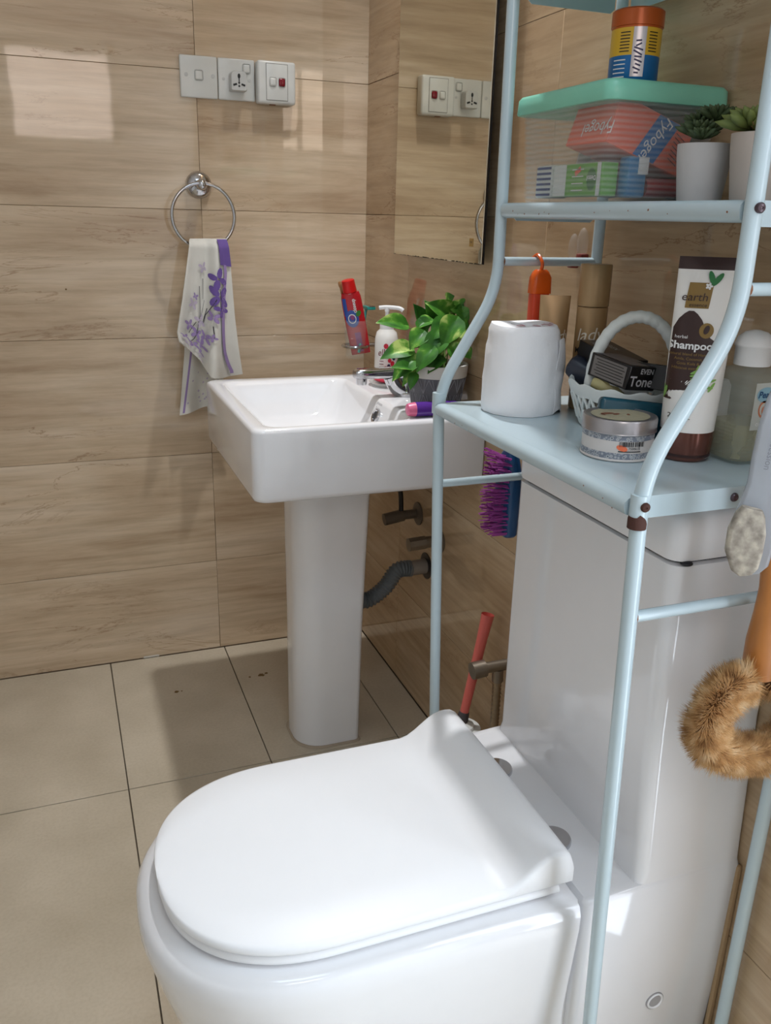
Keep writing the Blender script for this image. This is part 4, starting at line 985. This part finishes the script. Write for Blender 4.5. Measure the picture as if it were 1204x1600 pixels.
for k, (x, y, r_) in enumerate(((-.012, .008, .009), (-.004, .002, .006), (.008, -.004, .004), (-.020, .004, .004))): art(b, disc_uv(r_, r_*.5, 12, 1), lambda u, v: (TN.x+u, TN.y+v, M0+.0460), x, y, .5*k)
b.build('lid_motif', mat('lid_motif', rgb(130, 80, 56), .5), tn, fixn=False)

# shampoo tube
SC = V((-.113, -1.430, M0)); sh = thing('shampoo_tube', 'tall white and brown shampoo tube with bronze cap behind front leg', 'shampoo', SC)
mat('bronze', rgb(112, 70, 60), .2, .5); mat('shampoo_white', rgb(240, 238, 234), .3); mat('choc', rgb(52, 26, 22), .4); mat('olive_gold', rgb(140, 110, 50), .45)
sa_ = facecam(SC)+PI/2+.12
MB().lathe([(.0250, 0), (.0275, .002), (.0285, .006), (.0295, .022), (.0292, .034)], c=SC, n=36).build('cap', 'bronze', sh)
MB().lathe([(.0286, .005), (.0288, .0085)], c=SC, n=36, cap=False).build('cap_seam', 'choc', sh)
HS = .186; SB = SC+V((0, 0, .034))
SP = squeeze(sh, SB, HS, .0293, .0335, sa_, None, .012)
zs = [HS*k/12 for k in range(13)]
MB().loft([[SP(2*PI*i/36, z) for i in range(36)] for z in zs[:12]]+[[SP(2*PI*i/36, HS-.013) for i in range(36)]]).build('body', 'shampoo_white', sh, angle=60)
MB().loft([[SP(2*PI*i/36, HS-.013) for i in range(36)], [SP(2*PI*i/36, HS) for i in range(36)]]).build('crimp', 'choc', sh)
ca, sna = math.cos(sa_), math.sin(sa_)
def shf(off=.0007, sft=.007):
    def f_(u, v):
        v = v*.95; u = max(-.030, u-sft); t_ = v/HS; wx = .0293+(.0335-.0293)*t_; wy = .0293*(1-t_)**.8+.0012; k = max(-.985, min(.985, u/wx)); a = -math.acos(k)
        p = V(SP(a, v)); n_ = V((math.cos(a)/wx*ca-math.sin(a)/wy*sna, math.cos(a)/wx*sna+math.sin(a)/wy*ca, 0)).normalized(); return p+n_*off
    return f_
F1, F2, F3 = shf(.0006, .004), shf(.0010), shf(.0014)
if (V(F1(0, .1))-EYE).length > (SB+V((0, 0, .1))-EYE).length: print('SHAMPOO FACES AWAY')
b = MB()
def patch(prof, f_, nu=14):      # prof: list of (v, uleft, uright)
    vs = []; fs = []
    for v, a, c_ in prof: vs += [f_(a+(c_-a)*i/nu, v) for i in range(nu+1)]
    W = nu+1
    for j in range(len(prof)-1): fs += [(j*W+i, j*W+i+1, (j+1)*W+i+1, (j+1)*W+i) for i in range(nu)]
    b.add(vs, fs)
patch([(.036, -.0275, -.020), (.050, -.0285, -.004), (.066, -.0285, .012), (.080, -.029, .022), (.092, -.0295, .0285), (.100, -.0295, .024), (.108, -.029, .012), (.118, -.026, .006), (.128, -.022, .001), (.134, -.017, -.004), (.137, -.013, -.008)], F1)
b.build('brown_print', 'choc', sh, fixn=False)
b = MB(); patch([(.140, -.018, .006), (.146, -.0178, .0067), (.160, -.0165, .0080), (.168, -.0158, .0088)], F1); art(b, disc_uv(.0075, .0085, 20, 3), F2, .010, .116); b.build('gold_emblem', 'olive_gold', sh, fixn=False)
b = MB(); art(b, text_uv('earth', .0125, .12), F3, -.006, .152); art(b, text_uv('essence', .0058, .12), F3, -.002, .1435); art(b, disc_uv(.0028, .0052, 12, 1), F3, .010, .117, -.3); b.build('dark_print', 'choc', sh, fixn=False)
b = MB()
for a, u_, v_ in ((1.9, .009, .173), (.95, .015, .172)):
    vs, fs = disc_uv(.0085, .0030, 14, 2); art(b, (vs, fs), F3, u_, v_, a)
b.build('printed_leaves', mat('leaf_green', rgb(30, 120, 60), .45), sh, fixn=False)
b = MB()
for k in range(5): a = 2*PI*k/5; art(b, disc_uv(.0018, .0013, 8, 1), F3, .0068+.0022*math.cos(a), .1645+.0022*math.sin(a), a)
art(b, text_uv('Shampoo', .0118, 0, .0003), F3, -.0035, .0985); art(b, text_uv('herbal', .005), F3, -.014, .108)
b.build('white_print', 'white', sh, fixn=False)
b = MB()
for k, s_ in enumerate(('Natural blend of Henna,', 'Amla, Coconut,', 'Gota Kola &', 'Hibiscus extracts')): art(b, text_uv(s_, .0044), F3, -.004, .089-k*.0052)
b.build('gold_print', 'olive_gold', sh, fixn=False)
b = MB(); art(b, text_uv('250 mL', .0075), F2, -.006, .018); b.build('grey_print', 'black', sh, fixn=False)
b = MB(); random.seed(12)
for k in range(16): art(b, disc_uv(.0065, .0016, 10, 1), F2, random.uniform(.004, .025), random.uniform(.052, .072), random.uniform(-.5, 1.4))
for k in range(7): art(b, disc_uv(.008, .0014, 10, 1), F2, random.uniform(-.0275, -.022), random.uniform(.030, .05), random.uniform(1.1, 2))
b.build('printed_herbs', mat('herb_green', rgb(130, 176, 84), .5), sh, fixn=False, kind='stuff')

# clear cologne bottle
CB = V((-.055, -1.452, M0)); cb = thing('cologne_bottle', 'clear ribbed plastic bottle with domed white cap beside the shampoo', 'bottle', CB)
mat('bottle_clear', rgb(200, 216, 210), .06, alpha=.20); mat('cologne', rgb(188, 176, 130), .1, alpha=.5)
L_ = []
def bl(h, z, r=.012): return lz(rr(CB.x, CB.y, h, h, min(r, h*.9), 5), M0+z)
MB().loft([bl(.026, 0), bl(.029, .003)]+[bl(.0295+(.0007 if k % 2 else 0), .006+k*.002) for k in range(20)]+[bl(.0295, .048), bl(.0295, .092), bl(.026, .101), bl(.016, .106), bl(.0145, .110, .0145)]).build('body', 'bottle_clear', cb, angle=20)
MB().loft([bl(.0245, .003), bl(.0265, .006), bl(.0265, .044), bl(.001, .0442, .0009)]).build('liquid', 'cologne', cb)
MB().lathe([(.0195, .107), (.0197, .1265), (.0212, .1275), (.0212, .1300), (.0185, .137), (.012, .1425), (.004, .1448), (.001, .145)], c=CB, n=32).build('cap', 'white', cb, angle=60)
fa = facecam(CB); fx = V((math.cos(-PI/2), math.sin(-PI/2), 0))
f = planemap((CB.x-.0285, CB.y, M0), (0, -1, 0), (0, 0, 1), .0006); f2 = planemap((CB.x, CB.y-.0302, M0), (1, 0, 0), (0, 0, 1), .0006)
b = MB(); art(b, rect_uv(.036, .052, 1), f2, 0, .066); b.build('label_panel', mat('label_frost', rgb(214, 218, 212), .4, alpha=.8), cb, fixn=False)
g2 = planemap((CB.x, CB.y-.0302, M0), (1, 0, 0), (0, 0, 1), .0010)
b = MB(); art(b, disc_uv(.0125, .0085, 20, 2), g2, -.003, .079); b.build('blue_badge', mat('badge_blue', rgb(150, 190, 206), .4), cb, fixn=False)
g3 = planemap((CB.x, CB.y-.0302, M0), (1, 0, 0), (0, 0, 1), .0014)
b = MB(); art(b, text_uv('Pears', .010, .2, .0002), g3, -.003, .079); b.build('lettering', mat('ink_blue', rgb(30, 74, 120), .4), cb, fixn=False)
b = MB(); art(b, text_uv('cologne', .0075), g3, 0, .047); b.build('lettering', 'white', cb, fixn=False)
b = MB(); vs = [(r_*math.cos(2*PI*i/20), r_*1.25*math.sin(2*PI*i/20)) for r_ in (.0058, .0078) for i in range(20)]; fs = [(i, (i+1) % 20, 20+(i+1) % 20, 20+i) for i in range(20)]
art(b, (vs, fs), g2, -.003, .063); art(b, disc_uv(.003, .0045, 12, 1), g2, -.003, .062); b.build('emblem', mat('emblem_orange', rgb(206, 130, 96), .4), cb, fixn=False)
wb = MB().lathe([(.014, 0), (.0155, .002), (.0155, .07), (.012, .076)], c=(-.028, -1.375, M0), n=24).build('white_jar', 'white', None); tag(wb, 'plain white container hidden between shampoo tube and clear bottle', 'container')

# ------------------------------------------------------------------ things on the upper shelf
U0 = 1.1975
bx = thing('plastic_box', 'clear ribbed plastic storage box with mint green lid, upper shelf', 'storage box', (-.085, -1.20, U0))
def frosted():
    m = bpy.data.materials.new('frosted'); m.use_nodes = True; nt = m.node_tree; b = nt.nodes['Principled BSDF']
    b.inputs['Base Color'].default_value = rgb(205, 210, 208); b.inputs['Roughness'].default_value = .15
    g = nt.nodes.new('ShaderNodeNewGeometry'); s_ = nt.nodes.new('ShaderNodeSeparateXYZ'); nt.links.new(g.outputs['Position'], s_.inputs[0])
    m1 = nt.nodes.new('ShaderNodeMath'); m1.operation = 'MULTIPLY'; m1.inputs[1].default_value = 2*PI/.0062; nt.links.new(s_.outputs['Z'], m1.inputs[0])
    m2 = nt.nodes.new('ShaderNodeMath'); m2.operation = 'SINE'; nt.links.new(m1.outputs[0], m2.inputs[0])
    mr_ = nt.nodes.new('ShaderNodeMapRange'); mr_.inputs['From Min'].default_value = -1; mr_.inputs['To Min'].default_value = .08; mr_.inputs['To Max'].default_value = .20
    nt.links.new(m2.outputs[0], mr_.inputs[0]); nt.links.new(mr_.outputs[0], b.inputs['Alpha'])
    MATS['frosted'] = m
frosted(); mat('mint', rgb(138, 214, 188), .3, alpha=.93)
bxc = (-.0875, -1.190); 
def bo(i, z, r=.016): return lz(rr(bxc[0], bxc[1], .079-i, .1045-i, r, 5), z)
b = MB(); b.loft([bo(.012, U0+.0015), bo(.008, U0+.0005), bo(.006, U0+.004), bo(0, U0+.112), bo(-.002, U0+.114), bo(.0015, U0+.1145), bo(.0078, U0+.006), bo(.014, U0+.003)]); b.build('tub', 'frosted', bx, angle=50)
b = MB(); b.loft([bo(-.001, U0+.108), bo(-.006, U0+.108), bo(-.007, U0+.110), bo(-.006, U0+.126), bo(-.003, U0+.130), bo(.004, U0+.131), bo(.008, U0+.128), bo(.03, U0+.128), bo(.03, U0+.124), bo(.0, U0+.122)]); b.build('lid', 'mint', bx, angle=50)
# carton inside (orange with blue band, upside-down print)
mat('fy_orange', rgb(240, 112, 84), .4); mat('fy_blue', rgb(30, 110, 180), .4)
c = V((-.098, -1.238, U0+.074)); Mx0 = E_(math.radians(-14), 0, 0)
Rc = Matrix.Rotation(math.radians(-17), 4, 'X')
o, Mx = carton('medicine_carton', 'orange and blue carton standing upside down inside the plastic box', 'carton', c, (.112, .086, .054), Matrix.Rotation(math.radians(18), 4, 'Y'), 'fy_orange')
ff = fm(Mx, (0, -.043, 0), (1, 0, 0), (0, 0, 1), .0006); fg = fm(Mx, (0, -.043, 0), (1, 0, 0), (0, 0, 1), .0010)
b = MB(); art(b, ([(-.028, -.026), (.004, -.026), (.022, .026), (-.010, .026)], [(0, 1, 2, 3)]), ff, .012); b.build('blue_band', 'fy_blue', o, fixn=False)
b = MB(); art(b, text_uv('Fybogel', .019, .1), fg, .008, -.001, -1.95); art(b, text_uv('Fybogel', .021, 0), fm(Mx, (-.056, 0, 0), (0, -1, 0), (0, 0, 1), .0010), .018, -.010, PI); b.build('lettering', 'white', o, fixn=False)
b = MB()
for k in range(7): art(b, rect_uv(.016, .0012, 1), fg, .040, -.015+k*.0048, -.3)
b.build('fine_print', mat('fine_brown', rgb(120, 60, 50), .5), o, fixn=False, kind='stuff')
# green wipe pack, and other small things in the tub
mat('pack_green', rgb(112, 178, 72), .4); mat('pack_white', rgb(226, 230, 226), .4)
c = V((-.140, -1.213, U0+.026)); o, Mx = carton('wipes_pack', 'green and white antiseptic pack at the bottom of the box', 'packet', c, (.022, .110, .038), E_(0, 0, 0), 'pack_green')
f = fm(Mx, (-.011, 0, 0), (0, -1, 0), (0, 0, 1), .0006); g = fm(Mx, (-.011, 0, 0), (0, -1, 0), (0, 0, 1), .0010)
b = MB(); art(b, rect_uv(.008, .0375, 1), f, .049); art(b, rect_uv(.030, .037, 1), f, -.038); b.build('white_panel', 'pack_white', o, fixn=False)
b = MB(); art(b, disc_uv(.010, .013, 18, 1), f, .034); b.build('shield', mat('dark_green', rgb(50, 120, 50), .4), o, fixn=False)
b = MB(); art(b, text_uv('Dettol', .0075, 0, .0002), g, .034, .002, PI)
for k in range(4): art(b, rect_uv(.026, .0013, 1), g, .004, .012-k*.008)
b.build('lettering', 'white', o, fixn=False)
b = MB(); art(b, rect_uv(.014, .006, 1), g, .004, .010, .5); b.build('orange_mark', 'fy_orange', o, fixn=False)
def inbox(name, label, cat, fn, m):
    o = fn(MB()).build(name, m, None); return tag(o, label, cat)
z_ = U0+.006
inbox('blue_packet', 'blue packet beneath the orange carton inside the box', 'packet', lambda b: b.box((-.125, -1.283, z_+.0), (-.098, -1.262, z_+.046), .004), mat('pk_blue', rgb(60, 130, 180), .4))
o = inbox('price_tag', 'small white label inside the box beside blue packet', 'label', lambda b: b.box((-.112, -1.2844, z_+.026), (-.098, -1.2834, z_+.045), .0002), 'white')
b = MB()
inbox('red_bottle', 'dark red bottle lying at the near end of the box', 'bottle', lambda b: b.tube([V((-.095, -1.272, z_+.012)), V((-.05, -1.274, z_+.012))], [.011, .011], 18), mat('pk_red', rgb(160, 24, 40), .3))
inbox('black_comb', 'black plastic item lying in box beside the dark red bottle', 'comb', lambda b: b.box((-.048, -1.282, z_), (-.018, -1.255, z_+.018), .003), 'black')
inbox('grey_bag', 'crumpled grey plastic bag filling the back of the box', 'bag', lambda b: b.sphere((-.060, -1.155, z_+.044), (.045, .055, .042)), mat('bag_grey', rgb(168, 164, 166), .35, vary=.2, nscale=40, bump=1, bscale=60))
mat('stripe_blue', rgb(70, 80, 130), .4)
o = inbox('striped_packet', 'white packet with dark blue stripes at far end of box', 'packet', lambda b: b.box((-.150, -1.155, z_), (-.125, -1.112, z_+.040), .003), 'pack_white')
b = MB(); f = planemap((-.150, -1.1335, z_+.02), (0, -1, 0), (0, 0, 1), .0006)
for k in range(6): art(b, rect_uv(.036, .003, 1), f, 0, -.016+k*.0065)
b.build('stripes', 'stripe_blue', o, fixn=False, kind='stuff')
# can on top of the box
CC = V((-.098, -1.232, U0+.1315)); cn = thing('aerosol_can', 'orange, yellow and blue printed can on top of the plastic box', 'can', CC)
mat('can_orange', rgb(196, 92, 30), .3, .2); mat('can_yellow', rgb(232, 186, 50), .35); mat('can_blue', rgb(20, 110, 178), .3, .2); mat('can_silver', rgb(200, 196, 200), .3, .5)
MB().lathe([(.0275, 0), (.029, .002), (.029, .031)], c=CC, n=40).build('lower_body', 'can_blue', cn)
MB().lathe([(.029, .031), (.029, .060)], c=CC, n=40, cap=False).build('middle_body', 'can_yellow', cn)
MB().lathe([(.029, .060), (.029, .062), (.0302, .0625), (.0302, .079), (.028, .081), (.001, .081)], c=CC, n=40).build('cap', 'can_orange', cn)
f = cylmap(CC, .029, facecam(CC)); f2 = cylmap(CC, .029, facecam(CC), .0008)
b = MB(); art(b, rect_uv(.015, .052, 5), f, .004, .034); b.build('silver_panel', 'can_silver', cn, fixn=False)
b = MB(); random.seed(31)
for k in range(9): art(b, rect_uv(random.uniform(.005, .011), .0018, 2), f2, .004+random.uniform(-.001, .001), .012+k*.0042, random.uniform(-.5, .5))
b.build('printed_marks', mat('can_ink', rgb(40, 40, 90), .4), cn, fixn=False, kind='stuff')
b = MB()
for s_ in (-1, 1):
    for k in range(7): art(b, rect_uv(.012, .0011, 3), f, .004+s_*.017, .035+k*.0033)
b.build('fine_print', 'black', cn, fixn=False, kind='stuff')
b = MB()
for k in range(5): art(b, rect_uv(.016, .0012, 3), f, -.018, .008+k*.0045)
b.build('fine_print', 'white', cn, fixn=False, kind='stuff')
# succulents
mat('pot_cement', rgb(206, 202, 200), .8, vary=.06, bump=.3, bscale=120); mat('pot_taupe', rgb(196, 184, 174), .8, vary=.06, bump=.3, bscale=120)
mat('succ_dark', rgb(70, 88, 52), .6, vary=.15, nscale=120); mat('succ_light', rgb(118, 132, 66), .6, vary=.15, nscale=120); mat('succ_tip', rgb(128, 96, 58), .6)
def pot(c, r, h, m, name, label):
    o = thing(name, label, 'plant', c, None)
    MB().lathe([(r*.72, 0), (r*.80, .003), (r*.98, h*.8), (r, h), (r*.88, h), (r*.86, h-.006), (.001, h-.006)], c=c, n=36).build('pot', m, o)
    MB().lathe([(r*.86, h-.006), (.001, h-.003)], c=c, n=24, cap=False).build('soil', 'soil', o)
    return o
def rosette(o, c, R_, m, n=40, seed=0, el_=.3):
    random.seed(seed); b = MB()
    for k in range(n):
        t_ = k/n; a = k*2.39996; elv = el_+(1.45-el_)*(1-t_); ln = R_*(.45+.55*t_)
        d_ = V((math.cos(a)*math.cos(elv), math.sin(a)*math.cos(elv), math.sin(elv)))
        b.tube([c, c+d_*ln*.45, c+d_*ln*.8, c+d_*ln], [R_*.05, R_*.13, R_*.10, R_*.008], 6)
    return b.build('rosette', m, o, angle=80, kind='stuff')
c1 = V((-.092, -1.372, U0)); o = pot(c1, .0295, .060, 'pot_cement', 'potted_succulent', 'dark green succulent in white cement pot beside the plastic box')
rosette(o, c1+V((-.006, .004, .068)), .030, 'succ_dark', 44, 1); rosette(o, c1+V((.004, -.006, .084)), .027, 'succ_dark', 40, 2); rosette(o, c1+V((-.004, .012, .080)), .022, 'succ_dark', 30, 3); rosette(o, c1+V((-.016, -.012, .064)), .021, 'succ_dark', 28, 7)
c2 = V((-.080, -1.448, U0)); o = pot(c2, .0345, .066, 'pot_taupe', 'potted_succulent', 'spiky light green succulent in taupe pot partly behind rack leg')
rosette(o, c2+V((-.010, .010, .070)), .040, 'succ_light', 44, 4, .15); rosette(o, c2+V((.012, -.006, .066)), .034, 'succ_light', 36, 5, .2); rosette(o, c2+V((-.014, -.012, .066)), .020, 'succ_tip', 30, 6)

# ------------------------------------------------------------------ foot file and sisal brush hanging on the near side
YP = -1.602
hkc = thing('wall_hanger', 'white double hook clipped over the upper rack rung', 'hook', (-.075, RY1-.02, 1.119))
b = MB(); b.tube(spline([(-.075, RY1+.004, 1.125), (-.075, RY1-.004, 1.1285), (-.075, RY1-.012, 1.122), (-.075, RY1-.02, 1.09), (-.075, RY1-.03, 1.062), (-.075, RY1-.055, 1.052), (-.075, RY1-.062, 1.062)], 6), .0022, 8); b.build('hook', 'white', hkc)
pf = thing('foot_file', 'pumice foot file with translucent grey handle hanging at the right', 'foot file', V((-.12, YP, 1.05)))
def sect(c, w_, d_, r, dirn): # oval section across the handle, normal along dirn
    t_ = V(dirn).normalized(); sx = V((.80, -.60, 0)); sx = (sx-t_*sx.dot(t_)).normalized(); sy = t_.cross(sx)
    return [V(c)+sx*a+sy*b_ for a, b_ in rr(0, 0, w_, d_, r, 5)]
hp = [(1178, 892, .006), (1176, 884, .014), (1172, 860, .0195), (1176, 825, .021), (1186, 790, .018), (1193, 755, .0145), (1200, 715, .0145), (1212, 670, .0155), (1226, 630, .016), (1240, 595, .014), (1246, 582, .008)]
pts = [V(at(x, y, 'y', YP-.004)) for x, y, w_ in hp]
mat('grey_clear', rgb(176, 180, 186), .15, alpha=.72)
L_ = []
for i, p in enumerate(pts):
    d_ = pts[min(i+1, len(pts)-1)]-pts[max(i-1, 0)]; w_ = hp[i][2]; L_.append(sect(p, w_, .0055, min(.004, w_*.6), d_))
MB().loft(L_).build('handle', 'grey_clear', pf, angle=50)
st_ = [(1163, 893, .007), (1162, 886, .012), (1161, 860, .0165), (1166, 830, .0165), (1172, 803, .0125), (1175, 794, .009)]
sp_ = [V(at(x, y, 'y', YP-.014)) for x, y, w_ in st_]; L_ = []
for i, p in enumerate(sp_):
    d_ = sp_[min(i+1, len(sp_)-1)]-sp_[max(i-1, 0)]; L_.append(sect(p, st_[i][2], .0075, min(.004, st_[i][2]*.6), d_))
def pumice():
    m = bpy.data.materials.new('pumice'); m.use_nodes = True; nt = m.node_tree; b = nt.nodes['Principled BSDF']
    tc = nt.nodes.new('ShaderNodeTexCoord'); n = nt.nodes.new('ShaderNodeTexNoise'); n.inputs['Scale'].default_value = 90; n.inputs['Detail'].default_value = 6
    nt.links.new(tc.outputs['Object'], n.inputs['Vector']); r = ramp(nt, n.outputs['Fac'], [(.32, rgb(122, 114, 104)), (.5, rgb(158, 150, 138)), (.68, rgb(190, 182, 166))])
    nt.links.new(r, b.inputs['Base Color']); b.inputs['Roughness'].default_value = .95
    bp = nt.nodes.new('ShaderNodeBump'); bp.inputs['Strength'].default_value = .6; bp.inputs['Distance'].default_value = .001; nt.links.new(n.outputs['Fac'], bp.inputs['Height']); nt.links.new(bp.outputs[0], b.inputs['Normal']); MATS['pumice'] = m
pumice(); MB().loft(L_).build('pumice_stone', 'pumice', pf, angle=60)
b = MB(); A_, B_ = at(1196, 735, 'y', YP-.012), at(1218, 655, 'y', YP-.012); vx = (B_-A_).normalized(); hv = V((.80, -.60, 0)); hv = (hv-vx*hv.dot(vx)).normalized()
art(b, text_uv('C. Possession', .0085), planemap(A_.lerp(B_, .5), -vx, hv, .0015)); b.build('lettering', 'print_grey', pf, fixn=False)
MB().tube(spline([pts[-1], pts[-1]+V((.004, .002, .02)), V((-.078, RY1-.058, 1.060))], 5), .0012, 6).build('cord', 'white', pf)
# sisal body brush
YB = -1.594
wd = thing('body_brush', 'looped brown sisal brush with wooden handle hanging from the rack', 'brush', V((-.12, YB, .80)))
mat('wood', rgb(196, 126, 62), .4, vary=.12, nscale=25)
hw = [(1187, 1052, .0175), (1188, 1030, .0180), (1191, 1000, .0165), (1197, 960, .0130), (1203, 920, .0110), (1207, 880, .0112), (1213, 830, .0115), (1221, 770, .0115), (1230, 710, .011), (1240, 650, .0095), (1246, 600, .008)]
pts = [V(at(x, y, 'y', YB+.006+.0002*i)) for i, (x, y, w_) in enumerate(hw)]
MB().tube(spline(pts, 4), sum([[hw[i][2]*(1-k/4)+hw[i+1][2]*k/4 for k in range(4)] for i in range(len(hw)-1)], [])+[.008], 20).build('handle', 'wood', wd, angle=80)
MB().tube(spline([pts[-1], pts[-1]+V((.006, .0, .02)), V((-.078, RY1-.05, 1.056))], 5), .0012, 6).build('cord', 'white', wd)
lp_ = [(1168, 1062), (1138, 1076), (1113, 1106), (1101, 1142), (1110, 1168), (1142, 1178), (1172, 1178), (1205, 1170), (1235, 1150), (1250, 1115), (1240, 1080), (1212, 1062)]
lpp = spline([V(at(x, y, 'y', YB-.002)) for x, y in lp_], 14)
core = MB().tube(lpp, .014, 14).build('core', mat('sisal_dark', rgb(110, 78, 48), .95), wd, angle=80)
def sisal():
    m = mat('sisal', rgb(186, 146, 102), .85); nt = m.node_tree; b = nt.nodes['Principled BSDF']
    tc = nt.nodes.new('ShaderNodeTexCoord'); n = nt.nodes.new('ShaderNodeTexNoise'); n.inputs['Scale'].default_value = 70; n.inputs['Detail'].default_value = 3; nt.links.new(tc.outputs['Object'], n.inputs['Vector'])
    r = ramp(nt, n.outputs['Fac'], [(.3, rgb(160, 112, 66)), (.5, rgb(220, 170, 112)), (.7, rgb(246, 214, 168))]); nt.links.new(r, b.inputs['Base Color'])
sisal(); random.seed(77)
b = MB(); NP = len(lpp)
vs = []; fs = []
for k in range(26000):
    i = random.randrange(NP-1); p = lpp[i].lerp(lpp[i+1], random.random()); t_ = (lpp[i+1]-lpp[i]).normalized()
    n1 = t_.cross(V((0, 1, 0))).normalized(); n2 = t_.cross(n1); a = random.uniform(0, 2*PI)
    d_ = n1*math.cos(a)+n2*math.sin(a)
    clump = .85+.28*mnoise.noise(p*90+d_*2)
    d_ = (d_+t_*random.uniform(-.22, .22)+V((random.uniform(-.1, .1), random.uniform(-.1, .1), random.uniform(-.1, .1)))).normalized()
    ln = .0325*clump*random.uniform(.88, 1.04); fl_ = 1
    s_ = d_.cross(V((random.random()-.5, random.random()-.5, random.random()-.5))).normalized()*.00055; s2 = d_.cross(s_).normalized()*.00055
    q = p+d_*.008; e = p+d_*ln; j = len(vs)
    vs += [q+s_, q-s_*.5+s2, q-s_*.5-s2, e]; fs += [(j, j+1, j+3), (j+1, j+2, j+3), (j+2, j, j+3)]
b.add(vs, fs); b.build('bristles', 'sisal', wd, kind='stuff', fixn=False, angle=180)

for o in bpy.data.objects:
    if '_base' in o: del o['_base']
